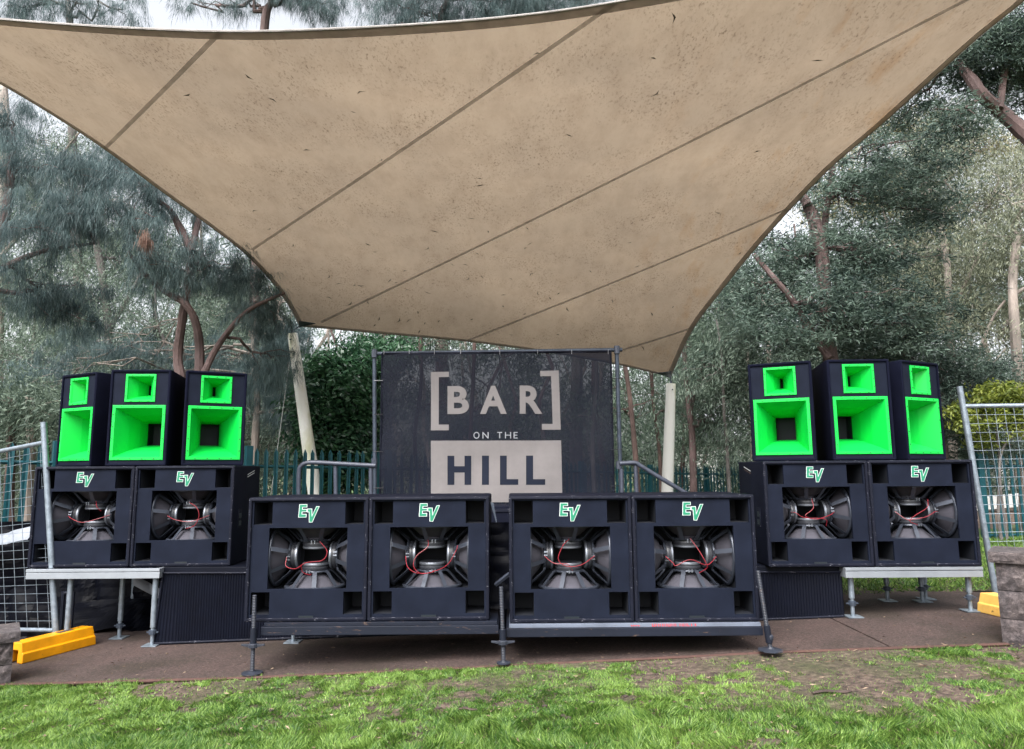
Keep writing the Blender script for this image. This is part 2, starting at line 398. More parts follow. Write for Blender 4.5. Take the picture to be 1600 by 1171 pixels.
mb = MB(); E_ = [(-8.5, 5.46), (-3.8, 5.46), (-1.9, 5.31), (0, SLAB_Y - .01), (1.9, SLAB_Y), (3.5, 5.22), (8, 5.22)]
P_ = [(x, y - .012, gz(x, y)) for x, y in E_]
for dx_ in (0,): mb.tube([Vector(p) for p in P_], .013, 6)
tag(mb.build('pavement_edge', M['brickred']), kind='structure')
def edge_y(x): return np.interp(x, [-9, -3.8, -1.9, 0, 1.9, 3.4, 9], [5.46, 5.46, 5.31, 5.29, 5.30, 5.21, 5.21])
def grass(name, n, x0, x1, y0, y1, hmin, hmax, bare_bias, cond=None, w=.0050):
    x = rng.uniform(x0, x1, n); y = y0 + (y1 - y0) * rng.random(n)
    # bare patches: more of them to the right and near the paving
    b = vnoise(x, y, 1.1, 11) * .5 + vnoise(x, y, 3.3, 12) * .3 + vnoise(x, y, 9, 13) * .35
    near_edge = np.clip(1 - (edge_y(x) - y) / .95, 0, 1)
    thr = bare_bias(x, y, near_edge)
    b = b + .22 * (vnoise(x, y, 17, 31) - .5) + .16 * (vnoise(x, y, 30, 32) - .5); keep = rng.random(n) < np.clip((b - thr) * 6 + .45, .05, 1)
    if cond is not None: keep &= cond(x, y)
    x, y, b, thr = x[keep], y[keep], b[keep], thr[keep]; k = len(x)
    h = hmin + (hmax - hmin) * rng.random(k) ** 1.5 * (.55 + .9 * vnoise(x, y, 2.1, 15)) * np.clip((b - thr) * 3 + .5, .35, 1)
    if name == 'lawn_grass': h *= .48 + .42 * np.clip((4.35 - y) / .6, 0, 1) * (.6 + .8 * vnoise(x, y, 1.9, 23))
    O = np.stack([x, y, gz(x, y) - .012 + (.0 if name != 'lawn_grass' else .010) * (vnoise(x, y, 8, 29))], -1)
    # tufts lean together
    ang = vnoise(x, y, 6, 16) * 14; lean = .5 + 1.1 * rng.random(k)
    D = np.stack([np.cos(ang) * lean + rng.normal(0, .45, k), np.sin(ang) * lean + rng.normal(0, .45, k), np.ones(k)], -1)
    t = -.02 + .42 * vnoise(x, y, 1.7, 17) + .30 * vnoise(x, y, 9, 19) + rng.normal(0, .26, k) + .5 * (rng.random(k) < .10)
    me = leaf_mesh(name, O, D, h * 1.3, w * (.7 + .8 * rng.random(k)), t, L['grass'], False)
    return tag(link(name, me), label='short patchy green lawn in front of the stage' if name == 'lawn_grass' else 'short green grass behind the right deck', cat='grass', kind='stuff')
bias = lambda x, y, e: .505 + .085 * np.clip(e, 0, 1) + .050 * np.clip((x + .2) / 2.2, -.8, 1) - .20 * np.clip((4.30 - y) / .5, 0, 1)
grass('lawn_grass', 560000, -4.6, 3.8, 2.9, 5.47, .022, .062, bias, lambda x, y: (y < edge_y(x) + .015) & (np.abs(x) < y * .80 + .3))
grass('back_grass', 80000, 2.0, 10, 7.4, 12.6, .03, .06, lambda x, y, e: .30 + .2 * np.clip(1 - (y - 7.4) / .8, 0, 1), None, .010)

# fallen leaves and clods over the lawn: nobody could count them
k = 2600; x = rng.uniform(-4, 3.9, k); y = rng.uniform(3.1, 5.25, k); kk = rng.random(k) < .25 + .5 * np.clip((x + 1) / 4, 0, 1); x, y = x[kk], y[kk]; k = len(x)
D = rng.normal(size=(k, 3)) * (1, 1, .25)
tag(link('leaf_litter', leaf_mesh('leaf_litter', np.stack([x, y, gz(x, y) + rng.uniform(.006, .022, k)], -1), D, rng.uniform(.012, .05, k), rng.uniform(.004, .011, k), rng.random(k) ** 1.5, L['litter'])),
    'dry leaf litter scattered over the worn lawn', 'leaf litter', kind='stuff')
k = 260; x = rng.uniform(-3.6, 4.6, k); y = 5.33 + 1.5 * rng.random(k) ** 1.6; D = rng.normal(size=(k, 3)) * (1, 1, .15)
tag(link('leaf_litter', leaf_mesh('leaf_litter', np.stack([x, y, gz(x, y) + .009], -1), D, rng.uniform(.012, .04, k), rng.uniform(.004, .009, k), rng.random(k) ** 2, L['litter'])),
    'small dry leaves scattered on the brown paving', 'leaf litter', kind='stuff')
mb = MB()
for _ in range(420):
    px, py = random.gauss(1000, 330), random.uniform(1050, 1140)
    g_ = ground_at(px, py)
    if g_.y > 5.2: continue
    r_ = random.uniform(.004, .016); M_ = Matrix.Translation(g_ + Vector((0, 0, -.004))) @ Matrix.Rotation(random.random() * 6, 4, 'Z') @ Matrix.Diagonal((1, random.uniform(.5, 1.2), random.uniform(.4, .8), 1))
    mb.box((-r_, -r_, -r_), (r_ * .8, r_, r_ * .9), M_)
tag(mb.build('soil_crumbs', M['soil_clod'], bevel=.003), 'dark soil crumbs kicked up in the bare patches', 'soil', kind='stuff')
def small_thing(name, label, cat, px, py, ln, r, ang, mat):
    g_ = ground_at(px, py); o = empty(name, g_, ang, label, cat)
    pts = spline([(-ln / 2, 0, .012), (-ln / 6, ln * .05, .02), (ln / 4, -ln * .04, .014), (ln / 2, 0, .016)], 5)
    mb = MB(); mb.tube(pts, [r * (.6 + .5 * math.sin(math.pi * (i + 1) / (len(pts) + 1))) for i in range(len(pts))], 7); mb.v = [(a, b_, .004 + (c - .004) * .55) for a, b_, c in mb.v]
    mb.build('body', mat, o, True); return o
small_thing('fallen_stick', 'dark half buried stick lying in the worn lawn on the right', 'stick', 1300, 1084, .24, .014, .12, M['soil_clod'])
small_thing('bark_piece', 'curled pinkish bark piece in the grass at the bottom edge, left of centre', 'bark', 555, 1156, .07, .010, 1.0, M['bark_red'])
small_thing('bark_piece', 'brown bark flake lying on the lawn below the second front speaker', 'bark', 731, 1111, .11, .010, -.1, M['bark_red'])

# ================================================================== STONE WALLS
def stone(mb, a, b, M_, rough=.012, seed=0):
    """a split-face block: subdivided box with an uneven front"""
    r = random.Random(seed); nx, nz = 9, 4; (x0, y0, z0), (x1, y1, z1) = a, b
    ptsF = {}
    V = []; 
    for j in range(nz + 1):
        for i in range(nx + 1):
            u, v = i / nx, j / nz; e = min(u, 1 - u, v, 1 - v) > 0
            V.append((x0 + (x1 - x0) * u, y0 - (r.uniform(.2, 1) * rough * 1.6 if e else 0), z0 + (z1 - z0) * v))
    w = nx + 1; nF = len(V); V += [(x0, y1, z0), (x1, y1, z0), (x1, y1, z1), (x0, y1, z1)]
    F_ = [(j * w + i, j * w + i + 1, (j + 1) * w + i + 1, (j + 1) * w + i) for j in range(nz) for i in range(nx)]
    bl, br, tr_, tl = 0, nx, nz * w + nx, nz * w
    F_ += [tuple([nF] + [nF + 1] + [br - i for i in range(nx + 1)])]
    F_ += [tuple([tl + i for i in range(nx + 1)] + [nF + 2, nF + 3])]
    F_ += [tuple([bl + j * w for j in range(nz + 1)] + [nF + 3, nF])]
    F_ += [tuple([nF + 1, nF + 2] + [tr_ - j * w for j in range(nz + 1)])]
    F_ += [(nF, nF + 3, nF + 2, nF + 1)]
    mb.add([M_ @ Vector(v) for v in V], F_)
def stone_wall(name, label, origin, ang, length, height, thick, courses, bl, mirror=False, cap=.075):
    root = empty(name, origin, ang, label, 'stone wall')
    hb = (height - cap) / courses; I = Matrix.Identity(4)
    for c in range(courses):
        x = -(bl * .5) * (c % 2); 
        while x < length:
            xa, xb = max(x, 0) + .003, min(x + bl, length) - .003
            if xb - xa > .05:
                mb = MB(); xs_ = (xa, xb) if not mirror else (-xb, -xa)
                stone(mb, (xs_[0], 0, c * hb + .003), (xs_[1], thick, (c + 1) * hb - .003), I, .013, c * 31 + int(x * 100))
                mb.build('stone_block', M['stone'], root)
            x += bl
    x = -.035
    while x < length:
        xa, xb = x + .002, min(x + .5, length) - .002; xs_ = (xa, xb) if not mirror else (-xb, -xa)
        mb = MB(); stone(mb, (xs_[0], -.035, height - cap), (xs_[1], thick + .03, height), I, .006, int(x * 100) + 5); mb.build('cap_stone', M['stone'], root); x += .5
    return root
g_ = ground_at(1566, 1006); g_.z -= .02
stone_wall('retaining_wall', 'grey split face stone wall with a cap at the right edge', g_, R(-38), 2.0, .66, .42, 3, .42)
g_ = ground_at(17, 1068); g_.z -= .03
stone_wall('retaining_wall', 'low grey stone wall with a thick cap at the left edge', g_, R(36), 2.0, .40, .36, 2, .42, True, .07)

# ================================================================== SPEAKERS
def rrect(W, H, r, n=3):
    def f(o):
        a, b_, c, d = -W / 2 + o, W / 2 - o, o, H - o; rr = max(r - o, .001); P = []
        for cx, cz, s0 in ((b_ - rr, c + rr, -90), (b_ - rr, d - rr, 0), (a + rr, d - rr, 90), (a + rr, c + rr, 180)):
            for k in range(n + 1):
                t = R(s0 + 90 * k / n); P.append((cx + rr * math.cos(t), cz + rr * math.sin(t)))
        return P
    return f
S = .914; DEP = .74
def make_woofer(kind_m=None):
    """18 inch driver seen from behind: cast basket (own mesh), with cone, magnet and terminals as children; rim lies at z=0"""
    mb = MB()
    mb.lathe([(.200, .004), (.232, .004), (.236, .010), (.234, .020), (.222, .026), (.205, .022), (.200, .012), (.200, .004)], 40)
    mb.lathe([(.082, .118), (.108, .118), (.112, .124), (.108, .134), (.082, .134)], 32)
    for k in range(8):
        M_ = Matrix.Rotation(2 * math.pi * (k + .5) / 8, 4, 'Z')
        P = [(.224, .020), (.198, .048), (.150, .100), (.128, .122), (.100, .128)]
        for i in range(4):
            (r0, z0), (r1, z1) = P[i], P[i + 1]; w0 = .017 if i < 3 else .013; t = .007
            vs = [(r0, -w0, z0 + t), (r0, w0, z0 + t), (r1, w0 * .9, z1 + t), (r1, -w0 * .9, z1 + t), (r0, -w0 * .5, z0 - t), (r0, w0 * .5, z0 - t), (r1, w0 * .45, z1 - t), (r1, -w0 * .45, z1 - t)]
            mb.add([M_ @ Vector(v) for v in vs], [(0, 1, 2, 3), (7, 6, 5, 4), (0, 3, 7, 4), (1, 5, 6, 2), (0, 4, 5, 1), (3, 2, 6, 7)])
    w = mb.build('woofer', M['basket'], None, True)
    mb = MB(); mb.lathe([(.202, .008), (.196, .016), (.178, .020), (.10, .088), (.070, .104), (.068, .118)], 40); mb.build('cone', M['cone'], w, True)
    mb = MB(); mb.lathe([(.070, .134), (.100, .136), (.104, .142), (.104, .156), (.100, .160), (.100, .172)], 36, cap0=True); mg = mb.build('magnet', M['magnet'], w, True)
    mb = MB(); mb.lathe([(.100, .172), (.105, .174), (.105, .184), (.100, .190), (.092, .190)], 36)
    mb.build('back_plate', M['steel_ring'], w, True)
    mb = MB(); mb.lathe([(.0918, .1895), (.045, .1885), (.028, .184), (.026, .186)], 36, cap1=True); mb.build('vent_disc', M['magnet'], w, True)
    mb = MB()
    for s in (-1, 1):
        mb.box((.112, s * .012 - .004, .120), (.136, s * .012 + .004, .130)); mb.box((.128, s * .012 - .003, .128), (.134, s * .012 + .003, .146))
    mb.build('terminal', M['steel_ring'], w)
    return w
proto_woofer = make_woofer()
WOOFER_M = [  # bottom, top, left, right : matrices inside a bass cabinet
    Matrix.Translation((0, .262, .212)) @ Matrix.Rotation(R(-90), 4, 'Z'),
    Matrix.Translation((0, .262, .700)) @ Matrix.Rotation(R(180), 4, 'X') @ Matrix.Rotation(R(90), 4, 'Z'),
    Matrix.Translation((-.312, .262, .456)) @ Matrix.Rotation(R(90), 4, 'Y') @ Matrix.Rotation(R(-90), 4, 'Z'),
    Matrix.Translation((.312, .262, .456)) @ Matrix.Rotation(R(-90), 4, 'Y') @ Matrix.Rotation(R(-90), 4, 'Z')]
def lp(u, v):   # logo pixel units -> metres in front of the baffle
    return ((u - 534) * .00076, .018, S - .050 - (v - 56) * .00074)
E_o = [(437, 58), (516, 58), (516, 90), (473, 90), (471, 107), (516, 107), (515, 137), (469, 137), (468, 157), (512, 157), (510, 192), (429, 192)]
E_i = [(443, 63.5), (510.5, 63.5), (510.5, 84.5), (467, 84.5), (465, 112.5), (510.5, 112.5), (509.5, 131.5), (462.5, 131.5), (461.5, 162.5), (506.5, 162.5), (504.5, 186.5), (435, 186.5)]
V_o = [(517, 103), (566, 103), (569, 168), (607, 80), (640, 80), (572, 243), (538, 243), (534, 140), (516, 140)]
V_i = [(522, 108.5), (560.5, 108.5), (564, 187), (610.5, 85.5), (632, 85.5), (568.5, 237.5), (543, 237.5), (539.5, 134.5), (522, 134.5)]
logo_w = poly_mesh('logo', [E_o, V_o], M['logo_white'], lambda u, v: lp(u, v))
logo_g = poly_mesh('logo_letter', [E_i, V_i], M['logo_green'], lambda u, v: (lambda p: (p[0], p[1] - .0022, p[2]))(lp(u, v)))
# thicken the badge
for me_, th in ((logo_w, .0016), (logo_g, .0008)):
    bm = bmesh.new(); bm.from_mesh(me_); r_ = bmesh.ops.extrude_face_region(bm, geom=bm.faces[:]); bmesh.ops.translate(bm, verts=[v for v in r_['geom'] if isinstance(v, bmesh.types.BMVert)], vec=(0, -th, 0)); bmesh.ops.recalc_face_normals(bm, faces=bm.faces); bm.to_mesh(me_); bm.free()
xs = [-.437, -.418, -.297, -.277, .277, .297, .418, .437]
zs = [.020, .047, .213, .234, .686, .710, .879, .894]
holes = set()
for (i0, i1, j0, j1) in ((1, 3, 1, 2), (4, 6, 1, 2), (1, 3, 5, 6), (4, 6, 5, 6), (2, 5, 3, 4)):
    for i in range(i0, i1):
        for j in range(j0, j1): holes.add((i, j))
cab_me = MB().loft([(.026, .030), (.026, .006), (.022, .001), (.012, 0), (.004, .003), (0, .012)], rrect(S, S, .014), False).mesh('front_rim', M['rim'], True)
shell = MB().loft([(0, .012), (0, DEP - .012), (.004, DEP - .003), (.012, DEP)], rrect(S, S, .014)).mesh('cabinet', M['cab'], True)
baf_me = MB().plate(xs, zs, holes, .020, .040).mesh('baffle', M['baffle'])
def open_box(mb, x0, x1, z0, z1, y0, y1):
    mb.add([(x0, y0, z0), (x1, y0, z0), (x1, y0, z1), (x0, y0, z1), (x0, y1, z0), (x1, y1, z0), (x1, y1, z1), (x0, y1, z1)],
           [(0, 4, 5, 1), (1, 5, 6, 2), (2, 6, 7, 3), (3, 7, 4, 0), (4, 7, 6, 5)])
port_me = []
for (x0, x1) in ((-.418, -.277), (.277, .418)):
    for (z0, z1) in ((.047, .213), (.710, .879)):
        mb = MB(); open_box(mb, x0, x1, z0, z1, .041, .34); port_me.append(mb.mesh('port', M['inside']))
mb = MB(); open_box(mb, -.318, .318, .206, .706, .0405, .58); chamber_me = mb.mesh('chamber', M['inside'])
slot_me = MB().box((-.055, .0165, .026), (.055, .0195, .040)).mesh('latch_slot', M['screw'])
grip_me = [MB().box((s * .446 - .006, -.004, .40), (s * .446 + .006, .002, .56)).mesh('edge_grip', M['rim'], bevel=.002) for s in (-1, 1)]
T_B, T_T, T_L, T_R = (0, .165, .332), (0, .165, .580), (-.192, .165, .456), (.192, .165, .456)
WIRES = [
    [[T_L, (-.18, .12, .40), (-.10, .10, .385), (-.02, .10, .43), (.10, .10, .43), (.13, .12, .50), (.06, .165, .58)], [(-.06, .10, .40), (-.05, .12, .34), (0, .14, .325), T_B]],
    [[(-.02, .165, .58), (-.02, .12, .53), (-.10, .10, .47), (-.12, .09, .39), (-.06, .08, .345), (.05, .08, .35), (.14, .10, .40), (.20, .13, .50), (.21, .15, .53)], [T_L, (-.17, .11, .39), (-.10, .09, .345), (.0, .10, .345), (.03, .13, .36)]],
    [[(0, .165, .58), (-.05, .12, .54), (-.09, .10, .45), (-.03, .10, .40), (.08, .10, .40), T_R], [T_L, (-.12, .11, .42), (-.02, .10, .405), (.02, .14, .35)]],
    [[T_T, (.05, .11, .50), (.09, .09, .42), (.10, .10, .37), (.05, .14, .335)], [T_L, (-.15, .11, .41), (-.13, .10, .395), (-.02, .10, .43), (.10, .10, .40), T_R]],
    [[(.0, .165, .58), (-.01, .12, .50), (-.09, .10, .43), (0, .10, .41), (.12, .10, .43), T_R], [T_L, (-.17, .11, .46), (-.10, .10, .42), (.08, .10, .40), (.10, .13, .34)]],
    [[(.10, .15, .57), (.06, .10, .50), (-.05, .10, .43), (-.10, .10, .38), (-.02, .13, .34)], [T_L, (-.12, .11, .40), (-.06, .10, .40), (.05, .10, .42), (.14, .12, .46), T_R]],
    [[T_L, (-.13, .12, .43), (-.02, .10, .395), (.12, .11, .43), T_R], [(.06, .16, .58), (.09, .12, .54), (.12, .14, .50)]],
    [[T_T, (.10, .10, .53), (.13, .09, .45), (.09, .10, .37), (0, .13, .33)], [T_L, (-.10, .10, .42), (.02, .10, .39), (.11, .11, .42), T_R]],
]
def bass_speaker(pose, idx, label, group, side=None):
    x, y, z, yaw = pose
    t = empty('bass_speaker', (x, y, z), yaw, label, 'speaker', group)
    link('cabinet', shell, t); link('front_rim', cab_me, t); link('baffle', baf_me, t)
    for p in port_me: link('port', p, t)
    link('chamber', chamber_me, t); lg = link('logo', logo_w, t); link('logo_letter', logo_g, lg)
    link('latch_slot', slot_me, t); [link('edge_grip', gm, t) for gm in grip_me]
    for k, Mx in enumerate(WOOFER_M):
        w = copy_tree(proto_woofer, t); w.matrix_local = Mx @ Matrix.Rotation(.12 * ((idx * 3 + k) % 4 - 1.5), 4, 'Z')
    for wr in WIRES[idx % len(WIRES)]:
        MB().tube(spline([(a_, b2 - .036, c_ + random.uniform(-.008, .008)) for a_, b2, c_ in wr], 6), .0028, 6).build('wire', M['wire_red'], t, True)
    if side:
        sx = side * S / 2
        mb = MB(); mb.box((min(sx, sx + side * .004), .14, .33), (max(sx, sx + side * .004), .24, .50)); h = mb.build('handle_plate', M['rim'], t, bevel=.0015)
        for zz in (.35, .42):
            q = sx + side * .005; MB().box((min(q, q + side * .002), .16, zz), (max(q, q + side * .002), .22, zz + .045)).build('handle_slot', M['screw'], h)
        for dz in (0, .022):
            P = [(sx + side * .0015, .36, .80 + dz), (sx + side * .0015, .56, .84 + dz), (sx + side * .0015, .56, .848 + dz), (sx + side * .0015, .36, .808 + dz)]
            mb = MB(); mb.add(P, [(0, 1, 2, 3)]); mb.build('sticker', M['bark_red'] if dz == 0 and side < 0 else M['logo_white'], t)
    return t
def pair(x, y, z, yaw, k):
    d = S * (k + .5) + (.003 if k else -.001)
    return (x + math.cos(yaw) * d, y + math.sin(yaw) * d, z + EH, yaw)
FL, FR, BL, BR = (-2.0124, 5.443, -1.1055, .0048), (-.0305, 5.3374, -1.1038, -.0008), (-4.4258, 6.5748, -.8471, .0291), (2.2156, 6.2797, -.8462, -.0201)
bass_speaker(pair(*FL, 0), 0, 'black four woofer bass speaker at the left end of the front row', 'front row bass speakers')
bass_speaker(pair(*FL, 1), 1, 'black bass speaker left of the gap in the front row, torn top corner', 'front row bass speakers')
bass_speaker(pair(*FR, 0), 2, 'black bass speaker just right of the gap in the front row', 'front row bass speakers')
bass_speaker(pair(*FR, 1), 3, 'black four woofer bass speaker at the right end of the front row', 'front row bass speakers')
bass_speaker(pair(*BL, 0), 6, 'left stack bass speaker partly hidden behind the mesh fence post', 'rear bass speakers')
bass_speaker(pair(*BL, 1), 7, 'left stack bass speaker with its right side and handle in view', 'rear bass speakers', 1)
bass_speaker(pair(*BR, 0), 4, 'right stack bass speaker next to the front row, left side in view', 'rear bass speakers', -1)
bass_speaker(pair(*BR, 1), 5, 'right stack bass speaker nearest the right mesh fence', 'rear bass speakers')
for o in [proto_woofer] + list(proto_woofer.children): bpy.data.objects.remove(o)

# tops: trapezoid horn cabinets
TW, TH_, TD, TB = .552, .905, .70, .30
def trap(y): return (TW - (TW - TB) * max(y - .05, 0) / TD) / TW
def top_outline(o):
    return rrect(TW, TH_, .012)(o)
mb = MB(); mb.loft([(.022, .028), (.022, .004), (.017, 0), (.006, .001), (0, .008), (0, .05), (0, TD - .01), (.01, TD)], top_outline)
mb.v = [(x * trap(y), y, z) for x, y, z in mb.v]; top_me = mb.mesh('cabinet', M['topcab'], True)
tb_xs = [-.2560, -.215, -.118, .118, .215, .2560]; tb_zs = [.020, .082, .540, .620, .842, .887]
mb = MB().plate(tb_xs, tb_zs, {(1, 1), (2, 1), (3, 1), (2, 3)}, .016, .030); tbaf_me = mb.mesh('baffle', M['baffle'])
def horn(name, cx, cz, hw, hh, fl, secs, throat):
    """flange frame + flared walls: secs = [(half width, half height, depth)]"""
    mb = MB()
    f0, f1 = .006, .015
    fr = [(hw + fl, hh + fl, .0155), (hw + fl, hh + fl, f0 + .002), (hw + fl - .003, hh + fl - .003, f0), (hw + .002, hh + .002, f0), (hw, hh, f0 + .003)] + secs
    vs = []; fs = []
    for a, b_, y in fr: vs += [(cx - a, y, cz - b_), (cx + a, y, cz - b_), (cx + a, y, cz + b_), (cx - a, y, cz + b_)]
    for i in range(len(fr) - 1):
        for k in range(4): fs.append((i * 4 + k, i * 4 + (k + 1) % 4, (i + 1) * 4 + (k + 1) % 4, (i + 1) * 4 + k))
    mb.add(vs, fs); h = mb.mesh(name, M['green'])
    a, b_, y = secs[-1]; th = MB(); open_box(th, cx - a, cx + a, cz - b_, cz + b_, y + .0005, y + .12); t_me = th.mesh('throat', M['inside'])
    sc = MB(); ns = throat
    for k in range(ns):
        u = -1 + 2 * (k + .5) / ns
        for (xx, zz) in ((u * hw, hh + fl * .55), (u * hw, -hh - fl * .55), (hw + fl * .55, u * hh), (-hw - fl * .55, u * hh)):
            sc.lathe([(.0048, 0), (.0048, .003), (.002, .0045)], 8, Matrix.Translation((cx + xx, f0, cz + zz)) @ Matrix.Rotation(R(90), 4, 'X'), cap1=True)
    return h, t_me, sc.mesh('screws', M['screw'])
lo = horn('lower_horn', 0, .311, .214, .229, .028, [(.205, .220, .03), (.150, .168, .16), (.108, .128, .30), (.088, .108, .42)], 4)
hi = horn('upper_horn', 0, .731, .117, .110, .022, [(.112, .106, .022), (.060, .075, .10), (.014, .046, .22)], 3)
def horn_speaker(x, y, z, yaw, label, group):
    t = empty('horn_speaker', (x, y, z), yaw, label, 'speaker', group)
    link('cabinet', top_me, t); link('baffle', tbaf_me, t)
    for h in (lo, hi):
        o = link(h[0].name, h[0], t); link('throat', h[1], o); link('screws', h[2], o)['kind'] = 'stuff'
    return t
HT = [(-4.3622, 6.7674, -.4684, 1.03, 'leftmost green horn speaker, turned outward to the left'), (-3.6752, 6.399, .0603, 1.03, 'middle green horn speaker on the left stack'),
      (-3.0137, 6.4656, .5048, 1.03, 'green horn speaker on the left stack nearest the banner, turned inward'), (2.2118, 6.5307, -.4402, 1.006, 'green horn speaker on the right stack nearest the banner, turned inward'),
      (2.839, 6.2675, -.0398, 1.006, 'middle green horn speaker on the right stack'), (3.5203, 6.2974, .4722, 1.006, 'rightmost green horn speaker, turned outward to the right')]
for i, (x, y, yw, sc, lb) in enumerate(HT):
    x *= sc; y *= sc; z = (BL if i < 3 else BR)[2] + S + EH + .002
    x += math.cos(yw) * .271; y += math.sin(yw) * .271
    horn_speaker(x, y, z, yw, lb, 'green horn speakers on the left stack' if i < 3 else 'green horn speakers on the right stack')

# ================================================================== STAGE DECKS
def deck_leg(parent, x, y, ztop, zg, r=.024):
    t = MB().tube([(x, y, zg + .16), (x, y, ztop)], r, 12).build('leg', M['galv'], parent, True)
    MB().tube([(x, y, zg + .012), (x, y, zg + .17)], r * .72, 10).build('jack_screw', M['galv'], t, True)
    mb = MB(); mb.lathe([(r * 1.0, zg + .10), (r * 1.35, zg + .10), (r * 1.35, zg + .135), (r * 1.0, zg + .14)], 12, Matrix.Translation((x, y, 0)), True, True)
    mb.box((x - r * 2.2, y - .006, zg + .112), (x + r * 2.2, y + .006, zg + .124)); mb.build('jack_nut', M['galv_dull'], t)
    MB().box((x - .065, y - .065, zg + .004), (x + .065, y + .065, zg + .012)).build('foot_plate', M['galv'], t)
def side_deck(label, x0, x1, y0, y1, ztop, legs):
    o = empty('stage_deck', (0, 0, 0), 0, label, 'stage deck', 'aluminium side decks')
    mb = MB(); h = .088
    mb.box((x0, y0, ztop - h), (x1, y0 + .03, ztop - .034)); mb.box((x0, y0 + .008, ztop - .033), (x1, y0 + .03, ztop - .028)); mb.box((x0, y0 - .004, ztop - .027), (x1, y0 + .03, ztop - .002))
    mb.box((x0, y1 - .03, ztop - h), (x1, y1, ztop - .002)); mb.box((x0, y0 + .031, ztop - h), (x0 + .03, y1 - .031, ztop - .002)); mb.box((x1 - .03, y0 + .031, ztop - h), (x1, y1 - .031, ztop - .002))
    mb.build('frame', M['alu'], o, bevel=.002)
    MB().box((x0 + .031, y0 + .031, ztop - .03), (x1 - .031, y1 - .031, ztop - .0015)).build('deck_board', M['skirt'], o)
    for lx, ly in legs: deck_leg(o, lx, ly, ztop - h, gz(lx, ly) + .004)
    return o
ZD = -.8471 + EH - .002
lx0 = at(40, 900, 6.52).x; lx1 = at(249, 900, 6.52).x
side_deck('aluminium deck on pipe legs under the left speaker stack', lx0, lx1, 6.52, 7.9, ZD, [(lx0 + .35, 6.62), (lx1 - .06, 6.58), (lx0 + .30, 7.82), (lx1 - .20, 7.78), (lx0 + .62, 7.0)][:5])
rx0 = at(1321, 905, 6.26).x; rx1 = at(1536, 905, 6.26).x
side_deck('aluminium deck on pipe legs under the right speaker stack', rx0, rx1, 6.25, 7.2, ZD, [(rx0 + .08, 6.34), (rx1 - .08, 6.34), (rx0 + .72, 6.98), (rx1 - .20, 6.86), (rx1 - .10, 6.98)])
# central riser with corrugated black skirts
o = empty('stage_riser', (0, 0, 0), 0, 'low black centre stage with ribbed skirting behind the front speakers', 'stage')
sx0 = at(256, 892, 6.60).x; sx1 = at(1321, 892, 6.30).x
def yfront(x): return 6.60 + (x - sx0) / (sx1 - sx0) * (6.36 - 6.60)
mb = MB(); mb.add([(sx0, yfront(sx0), ZD - .045), (sx1, yfront(sx1), ZD - .045), (sx1, 8.5, ZD - .045), (sx0, 8.5, ZD - .045), (sx0, yfront(sx0), ZD), (sx1, yfront(sx1), ZD), (sx1, 8.5, ZD), (sx0, 8.5, ZD)],
                  [(0, 3, 2, 1), (4, 5, 6, 7), (0, 1, 5, 4), (1, 2, 6, 5), (2, 3, 7, 6), (3, 0, 4, 7)]); mb.build('deck_board', M['skirt'], o, bevel=.004)
def skirt(xa, xb, name='skirt_panel', dy=-.012, splay=.0):
    mb = MB(); n_ = int((xb - xa) / .024); vs = []; fs = []
    for i in range(n_ + 1):
        x = xa + (xb - xa) * i / n_
        for dd, xx in ((0, x), (.007, x + .010)):
            y = yfront(xx) + dy + dd; xo = xx - splay * max(0, 1 - i / 6)
            vs += [(xo, y - .0, gz(x, y) + .012), (xx, y, ZD - .046)]
    for i in range(len(vs) // 2 - 1): fs.append((2 * i, 2 * i + 2, 2 * i + 3, 2 * i + 1))
    mb.add(vs, fs); p = mb.build(name, M['skirt'], o)
    e = MB(); e.tube([(xa - splay, yfront(xa) + dy - .004, gz(xa, 6.5) + .018), (xb, yfront(xb) + dy - .004, gz(xb, 6.5) + .018)], .011, 6)
    e.tube([(xa, yfront(xa) + dy - .006, ZD - .05), (xb, yfront(xb) + dy - .006, ZD - .05)], .010, 6); e.tube([(xa - splay, yfront(xa) + dy - .003, gz(xa, 6.5) + .02), (xa, yfront(xa) + dy - .003, ZD - .05)], .010, 6)
    e.build('skirt_edge', M['rim'], p)
skirt(sx0, -.4, splay=.05); skirt(-.39, sx1 - .02)
for lx_ in (at(457, 1000, 6.4).x, .3): deck_leg(o, lx_, 6.42, ZD - .12, gz(lx_, 6.42) + .004)
# front decks: steel frames on screw jacks
ZF = -1.1055 + EH - .002
def front_deck(label, x0, x1, y0, y1, strip):
    o = empty('front_deck', (0, 0, 0), 0, label, 'stage deck', 'low steel front decks')
    mb = MB(); mb.box((x0, y0, ZF - .088), (x1, y0 + .04, ZF - .026)); mb.box((x0, y1 - .04, ZF - .088), (x1, y1, ZF - .026)); mb.box((x0, y0 + .041, ZF - .088), (x0 + .04, y1 - .041, ZF - .026)); mb.box((x1 - .04, y0 + .041, ZF - .088), (x1, y1 - .041, ZF - .026))
    mb.build('frame', M['frame'], o, bevel=.004)
    MB().box((x0 + .02, y0 + .012, ZF - .025), (x1 - .01, y1, ZF)).build('deck_board', M['paintstrip'] if strip else M['frame'], o, bevel=.002)
    return o
fx0, fx1 = at(408, 980, 5.42).x, at(779, 980, 5.36).x; gx0, gx1 = at(791, 980, 5.30).x, at(1194, 980, 5.28).x
front_deck('low rusty steel deck under the two front speakers left of the gap', fx0, fx1, 5.415, 6.33, False)
d2 = front_deck('low steel deck with grey painted edge and red print, right of the gap', gx0, gx1, 5.305, 6.25, True)
